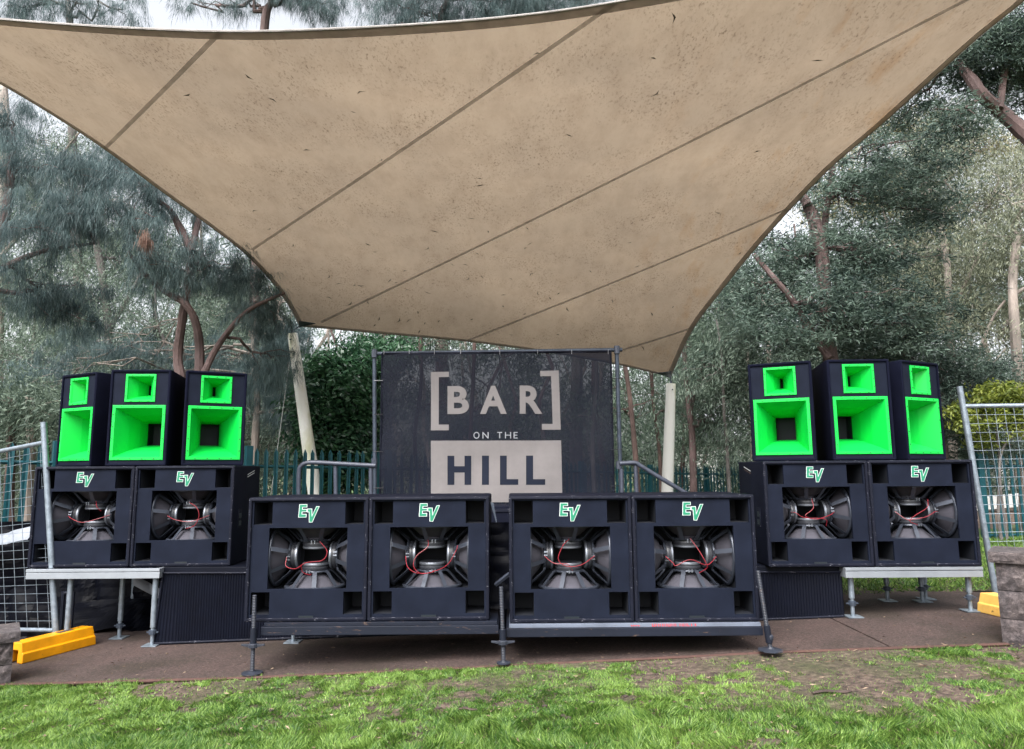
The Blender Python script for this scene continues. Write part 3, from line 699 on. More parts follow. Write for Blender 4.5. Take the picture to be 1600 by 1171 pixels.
# worn red print on the painted edge: only the lower halves of the letters show under the cabinet
mb = MB(); yy = 5.305 + .012 - .0012
def bar(px0, px1, f0, f1): mb.box((at(px0, 975, 5.31).x, yy, ZF - .025 + f0 * .024), (at(px1, 975, 5.31).x, yy + .001, ZF - .025 + f1 * .024))
cur = 1019
for ch in 'duuubuluuet':
    w_ = 5.0
    bar(cur, cur + 1.2, .15, .95)
    if ch in 'dbuo': bar(cur + 3.4, cur + 4.6, .15, .95)
    if ch in 'dboe': bar(cur + 1.2, cur + 3.4, .15, .32)
    if ch in 'ul': bar(cur - .5, cur + 1.7, .15, .28)
    cur += w_ + (1.5 if ch == 'l' else 1.1)
for q in (986, 989.5, 993, 997): bar(q, q + 1.6, .25, .6); bar(q + .3, q + 3, .25, .38)
bar(1086, 1088, .2, .9)
mb.build('lettering', M['red_print'], d2)

def thread(mb, p0, p1, r, pitch=.011):
    p0, p1 = Vector(p0), Vector(p1); n_ = int((p1 - p0).length / pitch); pts = []; rs = []
    for i in range(n_ * 2 + 1): pts.append(p0.lerp(p1, i / (n_ * 2))); rs.append(r * (1.0 if i % 2 else .80))
    mb.tube(pts, rs, 12)
def screw_jack(label, top, bot, Y, nut_py, sleeve, plate_r, plate='round'):
    g_ = at(*bot, Y); T = at(*top, Y); base = Vector((0, 0, 0)); T = T - g_
    o = empty('screw_jack', g_, 0, label, 'screw jack', 'screw jacks along the front deck')
    mb = MB(); thread(mb, base + T * .01, T, .0165); mb.build('threaded_rod', M['jack'], o)
    a, b_ = [(g_.z + T.z * 0, )] and [None, None]
    z_of = lambda py: (at(bot[0], py, Y) - g_).z / T.z
    MB().tube([T * z_of(sleeve[1]), T * z_of(sleeve[0])], .024, 12).build('sleeve', M['frame'], o, True)
    if nut_py:
        c = T * z_of(nut_py); mb = MB(); mb.lathe([(.018, -.018), (.034, -.014), (.034, .010), (.022, .018)], 12, Matrix.Translation(c), True, True)
        for s in (-1, 1): mb.add([c + Vector(v) for v in ((s * .025, -.012, -.010), (s * .085, -.009, .000), (s * .085, .009, .000), (s * .025, .012, -.010), (s * .025, -.012, .010), (s * .085, -.009, .011), (s * .085, .009, .011), (s * .025, .012, .010))],
                                 [(0, 1, 2, 3), (4, 5, 6, 7), (0, 1, 5, 4), (1, 2, 6, 5), (2, 3, 7, 6), (3, 0, 4, 7)])
        mb.build('wing_nut', M['jack'], o, bevel=.002)
    mb = MB()
    if plate == 'round': mb.lathe([(.02, .018), (plate_r * .5, .012), (plate_r, .010), (plate_r, .002)], 16, None, True, True)
    else:
        mb.lathe([(plate_r, .002), (plate_r, .008), (plate_r * .3, .016), (.014, .03)], 8, None, True, True)
        mb.lathe([(.012, .03), (.026, .075), (.026, .09), (.02, .1)], 12, Matrix.Translation(T * .02), True, True)
    mb.build('base_plate', M['jack'], o); return o
screw_jack('threaded screw jack at the left end of the front deck', (398, 930), (394, 1053), 5.36, 1009, (982, 1006), .075)
screw_jack('threaded screw jack in the gap between the front speakers', (783, 917), (787, 1037), 5.26, 1004, (984, 1006), .05)
screw_jack('threaded screw jack with octagonal foot at the right end of the front deck', (1184, 892), (1204, 1017), 5.22, None, (978, 1004), .09, 'oct')

# ================================================================== TEMPORARY FENCES, BARRIER FEET
def lerp3(a, b, t): return a + (b - a) * t
def mesh_panel(label, top, bot, Yp, far_top, far_bot, Yf, rail_t, rail_b, nx, nz):
    """pipe framed panel: post at (top, bot), rails running to the far end"""
    o = empty('mesh_fence_panel', at(*bot, Yp), 0, label, 'fence panel'); base = at(*bot, Yp)
    MB().tube([at(*top, Yp) - base, Vector((0, 0, 0))], .0265, 14).build('post', M['galv'], o, True)
    A, B = at(*rail_t, Yp) - base, at(*far_top, Yf) - base; C_, D_ = at(*rail_b, Yp) - base, at(*far_bot, Yf) - base
    MB().tube([A, B], .021, 12).build('rail', M['galv'], o, True); MB().tube([C_, D_], .019, 12).build('rail', M['galv'], o, True)
    vw = []; r_ = random.Random(3)
    for i in range(nx):
        t = (i + .35) / nx; mid = (lerp3(A, B, t) + lerp3(C_, D_, t)) / 2 + Vector((r_.uniform(-.004, .004), r_.uniform(-.012, .012), 0))
        MB().tube(spline([lerp3(A, B, t), mid, lerp3(C_, D_, t)], 3), .0022, 5).build('wire', M['galv'], o)
    for j in range(1, nz):
        t = j / nz; a, b_ = lerp3(A, C_, t), lerp3(B, D_, t); k = .012 * math.sin(math.pi * t)
        MB().tube(spline([a, (a + b_) / 2 + Vector((0, -k, r_.uniform(-.003, .003))), b_], 3), .0022, 5).build('wire', M['galv'], o)
    return o
mesh_panel('left galvanised mesh fence panel standing in a yellow foot', (68, 660), (88, 1006), 6.6, (-110, 727), (-110, 982), 7.3, (68, 692), (84, 985), 12, 21)
mesh_panel('right galvanised mesh fence panel behind the stone wall', (1499, 604), (1556, 930), 6.75, (1760, 632), (1770, 900), 6.5, (1505, 635), (1552, 905), 17, 19)
def barrier_foot(label, c0, c1, mat, h=.16, w=.20):
    a, b_ = ground_at(*c0), ground_at(*c1); d = b_ - a; ang = math.atan2(d.y, d.x); ln = math.hypot(d.x, d.y)
    o = empty('fence_foot', (a.x, a.y, gz(a.x, a.y) + .006), ang, label, 'fence foot')
    o.rotation_euler = (0, -math.atan2(b_.z - a.z, ln), ang)
    prof = [(0, 0), (.004, .075), (.018, .082), (.035, h), (w - .035, h), (w - .018, .082), (w - .004, .075), (w, 0), (w - .06, 0), (w - .065, .10), (.065, .10), (.06, 0)]
    mb = MB(); n_ = len(prof); vs = [(0, y, z) for y, z in prof] + [(ln, y, z) for y, z in prof]
    vs = [(x + (.012 if i < n_ else -.012) * (z / h), y, z) for i, (x, y, z) in enumerate(vs)]
    mb.add(vs, [tuple(range(n_))[::-1], tuple(range(n_, 2 * n_))] + [(i, (i + 1) % n_, n_ + (i + 1) % n_, n_ + i) for i in range(n_)])
    mb.build('body', mat, o, bevel=.006)
    mb = MB(); mb.box((ln * .55, w * .35, h + .001), (ln * .75, w * .65, h + .003)); mb.build('dirt_recess', M['soil_clod'], o)
    return o
barrier_foot('bright yellow plastic fence foot on the paving at the left', (34, 1039), (150, 1008), M['plastic_y'])
barrier_foot('faded yellow fence foot half hidden behind the right stone wall', (1527, 957), (1600, 975), M['plastic_y2'])

# ================================================================== PALISADE FENCES
def picket_mesh(h, w=.062):
    prof = [(-w / 2, 0), (w / 2, 0), (w / 2, h - .07), (0, h), (-w / 2, h - .07)]
    mb = MB(); vs = [(x, 0 + .010 * (abs(x) < 1e-6), z) for x, z in prof] + [(x, .012 + .010 * (abs(x) < 1e-6), z) for x, z in prof]; n_ = 5
    mb.add(vs, [tuple(range(n_)), tuple(range(n_, 2 * n_))[::-1]] + [(i, (i + 1) % n_, n_ + (i + 1) % n_, n_ + i) for i in range(n_)])
    return mb.mesh('picket', M['teal'])
def palisade(label, P, H, spacing, post_every, topz, w=.062):
    """P: plan points of the line"""
    o = empty('palisade_fence', (P[0][0], P[0][1], topz(P[0][0]) - H), 0, label, 'fence'); org = Vector(o.location)
    pk = picket_mesh(H - .03, w); pw = MB().box((-.05, -.05, 0), (.05, .05, H)).mesh('post', M['teal'], bevel=.006)
    (x0, y0), (x1, y1) = P; ln = math.hypot(x1 - x0, y1 - y0); ang = math.atan2(y1 - y0, x1 - x0); k = 0; s = 0
    while s < ln:
        x, y = x0 + (x1 - x0) * s / ln, y0 + (y1 - y0) * s / ln; z = topz(x) - H
        if k % post_every == 0: q = link('post', pw, o); q.location = Vector((x, y + .06, z + .02)) - org
        else: q = link('picket', pk, o); q.location = Vector((x, y, z + .02)) - org
        q.rotation_euler = (random.gauss(0, .006), random.gauss(0, .008), ang); s += spacing; k += 1
    for f in (.20, H - .22):
        mb = MB(); a = Vector((x0, y0 + .035, topz(x0) - H + f)) - org; b_ = Vector((x1, y1 + .035, topz(x1) - H + f)) - org
        mb.tube([a, b_], .024, 4); mb.build('rail', M['teal'], o)
    return o
def tz(x): return float(np.interp(x, [-8, -6.2, -2.3, 3.0, 6.5, 9], [1.80, 1.80, 1.755, 1.50, 1.46, 1.40]))
dx, dy = 3.9, 3.5
palisade('long dark teal palisade fence running from the left edge behind the stage', ((-6.2 - .35 * dx, 8.5 - .35 * dy), (-6.2 + 3.6 * dx, 8.5 + 3.6 * dy)), 1.8, .152, 16, tz)
pr0 = at(1532, 709, 12.0)
palisade('teal palisade fence behind the right mesh panel', ((pr0.x, 12.0), (pr0.x + 5.5, 12.6)), 1.56, .135, 18, lambda x: pr0.z - .0 * x, .045)

# ================================================================== BANNER
YB = 7.9
bn = empty('banner', at(776, 800, YB), 0, 'dark mesh banner reading BAR ON THE HILL behind the front speakers', 'banner')
bo = Vector(bn.location)
def bpnt(px, py, d=0):
    # the cloth ripples a little between its ties
    return at(px, py, YB) - bo + Vector((0, -d + .010 * math.sin(px * .075 + .012 * py) + .008 * math.sin(py * .05 + px * .021), 0))
c4 = [(593.5, 800), (597, 552.5), (954, 549.5), (960, 800)]
NXb, NZb = 72, 40; vs = []; fs = []
for j in range(NZb + 1):
    for i in range(NXb + 1):
        u, v = i / NXb, j / NZb; px = (c4[0][0] * (1 - u) + c4[3][0] * u) * (1 - v) + (c4[1][0] * (1 - u) + c4[2][0] * u) * v
        py = 800 * (1 - v) + (552.5 * (1 - u) + 549.5 * u) * v
        vs.append(bpnt(px, py))
for j in range(NZb):
    for i in range(NXb): a = j * (NXb + 1) + i; fs.append((a, a + 1, a + NXb + 2, a + NXb + 1))
MB().add(vs, fs).build('cloth', M['banner'], bn)
hemb = MB()
for a, b_ in ((c4[0], c4[1]), (c4[1], c4[2]), (c4[2], c4[3])):
    hemb.tube([bpnt(*a, .002), bpnt(*b_, .002)], .012, 4)
hemb.build('hem', M['rim'], bn)
def flat(name, px_loops, mat, d):
    """flat print cut into short strips so that it follows the ripples of the cloth"""
    me = poly_mesh(name, px_loops, mat, lambda u, v: (u, v, 0)); bm = bmesh.new(); bm.from_mesh(me)
    xs_ = [v.co.x for v in bm.verts]; ys_ = [v.co.y for v in bm.verts]
    for lo_, hi_, ax in ((min(xs_), max(xs_), 0), (min(ys_), max(ys_), 1)):
        c = lo_ + 8
        while c < hi_:
            bmesh.ops.bisect_plane(bm, geom=bm.verts[:] + bm.edges[:] + bm.faces[:], plane_co=(c, c, 0), plane_no=(1, 0, 0) if ax == 0 else (0, 1, 0)); c += 10
    for v in bm.verts: v.co = bpnt(v.co.x, v.co.y, d)
    bm.to_mesh(me); bm.free(); return link(name, me, bn)
flat('bracket', [[(673.3, 581.5), (701.5, 581.2), (701.5, 589.3), (685.5, 589.5), (685.5, 663.8), (701.5, 663.8), (701.5, 672.8), (673.3, 672.8)]], M['print'], .004)
flat('bracket', [[(844, 579.6), (872.8, 579.3), (876.2, 671.8), (846.8, 671.8), (846.8, 662.7), (863.5, 662.7), (861, 588), (844.2, 588)]], M['print'], .004)
flat('print_block', [[(673.3, 689), (876.6, 688.5), (878.8, 785), (673.3, 785)]], M['print'], .004)
def glyph(ch, bx, name, mat, d, bold=0.0):
    fc = bpy.data.curves.new(name, 'FONT'); fc.body = ch; fc.size = 1; fc.offset = bold; fc.resolution_u = 6
    tmp = bpy.data.objects.new('tmp', fc); col.objects.link(tmp); dg = bpy.context.evaluated_depsgraph_get()
    me = bpy.data.meshes.new_from_object(tmp.evaluated_get(dg)); bpy.data.objects.remove(tmp); bpy.data.curves.remove(fc)
    V = np.array([v.co[:2] for v in me.vertices]); a, b_ = V.min(0), V.max(0); x0, x1, y0, y1 = bx
    bm = bmesh.new(); bm.from_mesh(me)
    for v in bm.verts: v.co = (x0 + (x1 - x0) * (v.co.x - a[0]) / (b_[0] - a[0]), y1 + (y0 - y1) * (v.co.y - a[1]) / (b_[1] - a[1]), 0)
    for ax, lo_, hi_ in ((0, x0, x1), (1, y0, y1)):
        c = lo_ + 5
        while c < hi_:
            bmesh.ops.bisect_plane(bm, geom=bm.verts[:] + bm.edges[:] + bm.faces[:], plane_co=(c, c, 0), plane_no=(1, 0, 0) if ax == 0 else (0, 1, 0)); c += 7
    for v in bm.verts: v.co = bpnt(v.co.x, v.co.y, d + .002)
    bm.to_mesh(me); bm.free()
    me.name = name; me.materials.clear(); me.materials.append(mat); return link(name, me, bn)
def rects(name, rs, mat, d): return flat(name, [[(a, b_), (c, b_), (c, e), (a, e)] for a, b_, c, e in rs], mat, d)
for ch, bx in (('B', (699.2, 732.9, 603.6, 647.4)), ('A', (750, 791.8, 602.9, 647.2)), ('R', (812, 847.6, 602.9, 647))): glyph(ch, bx, 'letter', M['print'], .004, .032)
for ch, bx in (('O', (739.8, 749.2, 675.2, 685.8)), ('N', (753.8, 763.5, 675.4, 685.4))): glyph(ch, bx, 'letter', M['print_white'], .004, .006)
rects('letter', [(777, 675.4, 784.5, 676.9), (780, 676.9, 781.6, 685.4)], M['print_white'], .004)
rects('letter', [(789, 675.4, 790.6, 685.4), (797, 675.4, 798.6, 685.4), (790.6, 679.6, 797, 681)], M['print_white'], .004)
rects('letter', [(802.5, 675.4, 804.1, 685.4), (804.1, 675.4, 808.8, 676.8), (804.1, 679.6, 808.3, 681), (804.1, 684, 808.8, 685.4)], M['print_white'], .004)
M['print_dark'] = see_through('banner_print_dark', (.008, .012, .026), .93)
rects('letter', [(699.3, 712.5, 710, 757.8), (725.8, 712.5, 736.3, 757.8), (710, 728.8, 725.8, 738.6)], M['print_dark'], .007)
rects('letter', [(753, 712.3, 764, 757.8)], M['print_dark'], .007)
rects('letter', [(781.3, 712.3, 791.8, 757.8), (791.8, 749, 809.8, 757.8)], M['print_dark'], .007)
rects('letter', [(822, 712.2, 833, 757.8), (833, 749, 851.8, 757.8)], M['print_dark'], .007)
for px in (600, 640, 679, 720, 781, 840, 893, 950): MB().tube([bpnt(px, 554, .02), bpnt(px, 547, .02)], .003, 5).build('cable_tie', M['tie'], bn)
# pipe frame that carries it
bf = empty('scaffold_frame', at(585, 800, YB + .05), 0, 'grey scaffold pipe frame carrying the banner', 'pipe frame'); fo = Vector(bf.location)
for nm, a, b_ in (('pole', (586, 830), (585, 549)), ('pole', (972, 830), (963.5, 546)), ('cross_bar', (581, 553), (972, 546.8))):
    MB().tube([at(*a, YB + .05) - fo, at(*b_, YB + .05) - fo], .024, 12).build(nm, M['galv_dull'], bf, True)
for (px, py) in ((585, 553), (964, 547), (585, 723), (967, 727)):
    c = at(px, py, YB + .03) - fo; MB().tube([c + Vector((0, 0, -.045)), c + Vector((0, 0, .045))], .033, 8).build('clamp', M['rail'], bf)
for py in (592, 645, 703, 760):
    MB().tube([at(955, py, YB - .02) - fo, at(974, py - 1, YB - .02) - fo], .004, 5).build('side_tie', M['wire_black'], bf)
    MB().tube([at(584, py + 3, YB - .02) - fo, at(598, py + 3, YB - .02) - fo], .004, 5).build('side_tie', M['wire_black'] if py != 592 else M['tie'], bf)
# handrails
def handrail(label, pts, posts, Y):
    o = empty('handrail', at(*pts[0], Y), 0, label, 'handrail', 'grey handrails behind the front speakers'); b_ = Vector(o.location)
    MB().tube(spline([at(*p, Y) - b_ for p in pts], 5), .024, 12).build('rail', M['rail'], o, True)
    for p0, p1 in posts: MB().tube([at(*p0, Y + .02) - b_, at(*p1, Y + .02) - b_], .022, 12).build('post', M['rail'], o, True)
handrail('grey bent handrail left of the banner', [(467, 830), (466.5, 770), (467, 738), (470, 729), (478, 724), (495, 723), (540, 725.5), (587, 728)], [((524, 727), (525, 830)), ((579, 729), (580, 830))], 7.6)
handrail('grey handrail right of the banner, sloping down to the right', [(968, 724.5), (985, 723.5), (994, 724), (1002, 729), (1030, 746), (1072, 771), (1120, 800)], [((993, 727), (997, 830)), ((971, 733), (973, 830))], 7.6)

# ================================================================== SHADE SAIL
YD, YC, YA, YBB = 12.0, 13.0, 6.2, 4.7
cA, cB, cC, cD = at(-240, 0, YA), at(1790, -190, YBB), at(1047, 588, YC), at(469, 509, YD)
def onplan(px, py, a, b):
    """the point seen at (px, py) that lies above the plan line a-b"""
    d = ray(px, py); r = d[0] / d[1]
    den = (b.x - a.x) - r * (b.y - a.y); t = (r * a.y - a.x) / den
    Y = a.y + (b.y - a.y) * t; return at(px, py, Y)
def edge(a, b, pts): return spline([a] + [onplan(*p, a, b) for p in pts] + [b], 8)
eFront = edge(cA, cB, [(-120, 17), (0, 30), (165, 42), (340, 49), (480, 47), (640, 39), (800, 26), (960, 4), (1250, -50), (1550, -125)])
eBack = edge(cD, cC, [(600, 521), (720, 532), (850, 549), (960, 568)])
eLeft = edge(cA, cD, [(-120, 62), (0, 130), (85, 181), (164, 233), (256, 301), (328, 353), (384, 397), (425, 440), (451, 476)])
eRight = edge(cB, cC, [(1690, -88), (1600, 0), (1528, 58), (1385, 187), (1289, 270), (1193, 373), (1122, 460), (1079, 519)])
def resample(P, n):
    d = [0]
    for i in range(1, len(P)): d.append(d[-1] + (P[i] - P[i - 1]).length)
    return [Vector([np.interp(t, d, [p[k] for p in P]) for k in range(3)]) for t in np.linspace(0, d[-1], n + 1)]
NU, NV = 60, 50
fF, fB, fL, fR = resample(eFront, NU), resample(eBack, NU), resample(eLeft, NV), resample(eRight, NV)
vs = []
for j in range(NV + 1):
    v = j / NV
    for i in range(NU + 1):
        u = i / NU
        vs.append((fF[i] * (1 - v) + fB[i] * v) + (fL[j] * (1 - u) + fR[j] * u) - (cA * (1 - u) * (1 - v) + cB * u * (1 - v) + cD * (1 - u) * v + cC * u * v))
fs = [(j * (NU + 1) + i, j * (NU + 1) + i + 1, (j + 1) * (NU + 1) + i + 1, (j + 1) * (NU + 1) + i) for j in range(NV) for i in range(NU)]
sail = empty('shade_sail', cD, 0, 'large tan four cornered shade sail stretched over the stage', 'shade sail'); so = Vector(cD)
me = bpy.data.meshes.new('cloth'); me.from_pydata([v - so for v in vs], [], fs); me.materials.append(M['sail']); me.shade_smooth(); link('cloth', me, sail)
bvh = BVHTree.FromPolygons(vs, fs); eye = Vector((0, 0, EH))
def on_sail(px, py):
    h = bvh.ray_cast(eye, Vector(ray(px, py)).normalized()); return h
def strip(P, N, w, off, name, mat):
    """flat webbing of width w along points P lying off below the cloth"""
    mb = MB(); vs_ = []; fs_ = []
    for i, p in enumerate(P):
        t = (P[min(i + 1, len(P) - 1)] - P[max(i - 1, 0)]).normalized(); nn = N[i] if N[i].z < 0 else -N[i]; sd = t.cross(nn).normalized()
        q = p + nn * off
        vs_ += [q - sd * w / 2 - so, q + sd * w / 2 - so, q + sd * w / 2 + nn * .002 - so, q - sd * w / 2 + nn * .002 - so]
    for i in range(len(P) - 1):
        for k in range(4): fs_.append((4 * i + k, 4 * i + (k + 1) % 4, 4 * i + 4 + (k + 1) % 4, 4 * i + 4 + k))
    mb.add(vs_, fs_); return mb.build(name, mat, sail)
for (a, b_) in (((341, 53), (165, 231)), ((950, 12), (385, 396)), ((1513, -2), (486, 511)), ((1238, 323), (733, 531)), ((1088, 510), (975, 546))):
    P = []; N = []
    for t in np.linspace(-.02, 1.02, 60):
        # seams bow slightly
        px, py = a[0] + (b_[0] - a[0]) * t, a[1] + (b_[1] - a[1]) * t; py += 6 * math.sin(math.pi * t) * (abs(b_[0] - a[0]) / 1000)
        h = on_sail(px, py)
        if h[0] is not None: P.append(h[0]); N.append(h[1])
    # extend the long seam up to the frame corner
    if len(P) > 2: strip(P, N, .044, .004, 'seam', M['seam'])
def hem(P, inward, w, name='hem'):
    N = []; Q = []
    for i, p in enumerate(P):
        Q.append(p + (inward - p).normalized() * w * .45)
        h = bvh.find_nearest(Q[-1]); N.append(h[1] if h[1].z < 0 else -h[1])
    strip(Q, N, w, .006, name, M['hem'])
    MB().tube([p - so for p in P], .011, 8).build('edge_cable', M['cable'], sail, True)
ctr = (cA + cB + cC + cD) / 4
for e_, w in ((fF, .11), (fB, .05), (fL, .085), (fR, .085)): hem(e_, ctr, w)
# corner plates
for c, px in ((cD, 1), (cC, -1)):
    d = (ctr - c).normalized(); mb = MB(); s_ = d.cross(Vector((0, 0, 1))).normalized(); up = Vector((0, 0, -1))
    P = [c - d * .05, c + d * .24 + s_ * .16, c + d * .24 - s_ * .16]
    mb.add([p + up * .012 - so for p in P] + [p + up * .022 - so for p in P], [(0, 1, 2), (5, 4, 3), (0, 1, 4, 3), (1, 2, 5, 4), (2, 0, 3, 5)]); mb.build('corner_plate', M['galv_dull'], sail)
# dark leaf shapes just below the cloth: painted shade of leaves lying on top
lv = []
for _ in range(80):
    px, py = (random.gauss(760, 170), random.gauss(455, 50)) if random.random() < .72 else (random.uniform(150, 1300), random.uniform(80, 520))
    h = on_sail(px, py)
    if h[0] is not None: lv.append(h)
for q in ((565, 145), (480, 235), (390, 120), (840, 85), (1183, 237), (470, 325), (1050, 28)):
    h = on_sail(*q)
    if h[0] is not None: lv.append(h)
mb = MB()
for h in lv:
    p, nn = h[0], (h[1] if h[1].z > 0 else -h[1]); t = nn.cross(Vector((random.gauss(0, 1), random.gauss(0, 1), random.gauss(0, 1)))).normalized(); sd = t.cross(nn)
    ln = random.uniform(.06, .15); w = random.uniform(.006, .013); c = p - nn * .004 - so; bend = random.uniform(-.25, .25) * ln
    mb.add([c - t * ln / 2, c + sd * (w + bend), c + t * ln / 2, c + sd * (bend - w), c - nn * .003 + sd * bend], [(0, 1, 4), (1, 2, 4), (2, 3, 4), (3, 0, 4)])
tag(mb.build('leaf_shade', M['leaf_shade_tone'], sail), kind='stuff')
def mast(label, top, bot, Y, r0, r1):
    a = at(*bot, Y); b_ = at(*top, Y); zg = float(gz(a.x, a.y)) - .05; t = (zg - b_.z) / (a.z - b_.z); g_ = b_ + (a - b_) * t
    o = empty('sail_mast', g_, 0, label, 'mast', 'leaning white masts holding the sail')
    P = [(g_ + (b_ - g_) * k / 10) - g_ for k in range(11)]
    MB().tube(P, [r1 + (r0 - r1) * k / 10 for k in range(11)], 18).build('pole', M['mast'], o, True)
    T = P[-1]; mb = MB(); c = (cD if top[0] < 800 else cC) - g_
    mb.tube([T + Vector((0, 0, -.10)), T + Vector((0, 0, .06))], .02, 8); mb.tube([T + Vector((0, 0, .05)), c], .012, 8); mb.tube([T + Vector((0, -.12, -.12)), T + Vector((0, .12, -.12))], .012, 6)
    mb.build('shackle', M['galv_dull'], o); return o
mast('left leaning white mast with green algae and a guy rope', (457, 522), (492, 770), YD + .1, .085, .135)
mast('right white mast under the far corner of the sail', (1048.5, 600), (1042.5, 770), YC + .1, .088, .120)
o = empty('guy_rope', at(453, 562, YD + .1), 0, 'thin guy rope running down from the left mast', 'rope')
MB().tube([Vector((0, 0, 0)), at(424, 770, YD + .1) - Vector(o.location), at(420, 795, YD + .1) - Vector(o.location)], .007, 6).build('rope', M['rope'], o)

# ================================================================== TARPS AND PLASTIC
def crumple(name, label, cat, origin, U, V_, nu, nv, amp, mat, seed, hang=None):
    """crumpled sheet spanned by U and V from origin"""
    o = empty(name, origin, 0, label, cat); vs = []; fs = []; U = Vector(U); V_ = Vector(V_); N = U.cross(V_).normalized()
    for j in range(nv + 1):
        for i in range(nu + 1):
            u, v = i / nu, j / nv; a = U.length * u; b_ = V_.length * v
            d = amp * (1.6 * (2 * vnoise(a, b_, 1.6, seed) - 1) + 1.2 * abs(2 * vnoise(a + .4 * b_, b_ * .5, 4.3, seed + 1) - 1) + .35 * abs(2 * vnoise(a * .6, b_, 11, seed + 2) - 1))
            p = U * u + V_ * v + N * float(d)
            if hang: p = hang(u, v, p)
            vs.append(p)
    for j in range(nv):
        for i in range(nu): a = j * (nu + 1) + i; fs.append((a, a + 1, a + nu + 2, a + nu + 1))
    MB().add(vs, fs).build('sheet', mat, o); return o
crumple('black_tarpaulin', 'black tarpaulin hanging behind the left deck and its legs', 'tarpaulin', (-6.2, 7.75, gz(-6, 7.75)), (3.3, .15, 0), (0, .1, 1.15), 70, 26, .05, M['bag'], 21)
crumple('black_tarpaulin', 'crumpled black plastic sheet heaped on the ground under the left deck', 'tarpaulin', (-5.4, 7.25, gz(-5, 7.2) + .01), (2.0, .1, .02), (0, .5, .26), 50, 16, .05, M['bag'], 27)
crumple('black_tarpaulin', 'crumpled black plastic behind the left mesh fence', 'tarpaulin', (-5.7, 6.95, gz(-5.6, 7)), (1.0, .05, 0), (.05, .12, .62), 40, 26, .05, M['bag'], 33)
crumple('silver_tarpaulin', 'silver tarpaulin fold over the black sheet at the left edge', 'tarpaulin', at(-90, 872, 7.5), at(42, 842, 7.5) - at(-90, 872, 7.5), Vector((0, .12, .13)), 44, 12, .035, M['silver_tarp'], 41)
crumple('silver_tarpaulin', 'silver tarpaulin corner showing under the left deck', 'tarpaulin', at(208, 914, 7.4), at(252, 938, 7.4) - at(208, 914, 7.4), Vector((.01, .02, .09)), 22, 10, .022, M['silver_tarp'], 44)
crumple('plastic_bag', 'shiny black plastic stuffed in the gap between the front speakers', 'plastic', at(764, 950, 5.75), at(797, 950, 5.75) - at(764, 950, 5.75), Vector((0, .03, .66)), 14, 40, .05, M['bag'], 51)
o = empty('equipment_case', (at(764, 795, 7.2).x - .1, 7.2, ZD), 0, 'dark equipment case behind the gap in the front row', 'case')
mb = MB(); mb.box((0, 0, 0), (.62, .4, .50)); mb.build('body', M['cab'], o, bevel=.01)
mb = MB(); mb.box((.0, -.012, .30), (.62, -.001, .33)); mb.box((.0, -.012, .44), (.62, -.001, .47)); mb.build('trim', M['rim'], o)
o = empty('ratchet_strap', at(766, 785, 5.6), 0, 'blue grey strap hanging down beside the torn speaker corner', 'strap'); b_ = Vector(o.location)
mb = MB(); P = [at(766, 785, 5.6), at(771, 786, 5.6), at(776.5, 816, 5.58), at(775, 817, 5.58)]; mb.add([p - b_ for p in P] + [p - b_ + Vector((0, .003, 0)) for p in P], [(0, 1, 2, 3), (7, 6, 5, 4), (0, 1, 5, 4), (1, 2, 6, 5), (2, 3, 7, 6), (3, 0, 4, 7)]); mb.build('webbing', M['galv_dull'], o)
o = empty('fallen_bar', at(774, 914, 5.6), 0, 'dark flat bar leaning across the gap between the front speakers', 'bar'); b_ = Vector(o.location)
mb = MB(); mb.tube([Vector((0, 0, 0)), at(796, 897, 5.55) - b_], .016, 4); mb.build('bar', M['rail'], o)
o = empty('tripod_stand', (-4.55, 7.35, gz(-4.5, 7.3)), 0, 'pair of black folded stand legs under the left deck', 'stand')
for sx in (0, .10):
    p_ = MB().tube([(sx, 0, .0), (sx, 0, .42)], .018, 8).build('leg', M['frame'], o); 
MB().tube([(0, 0, .40), (.10, 0, .42)], .016, 8).build('cross_bar', M['frame'], o)

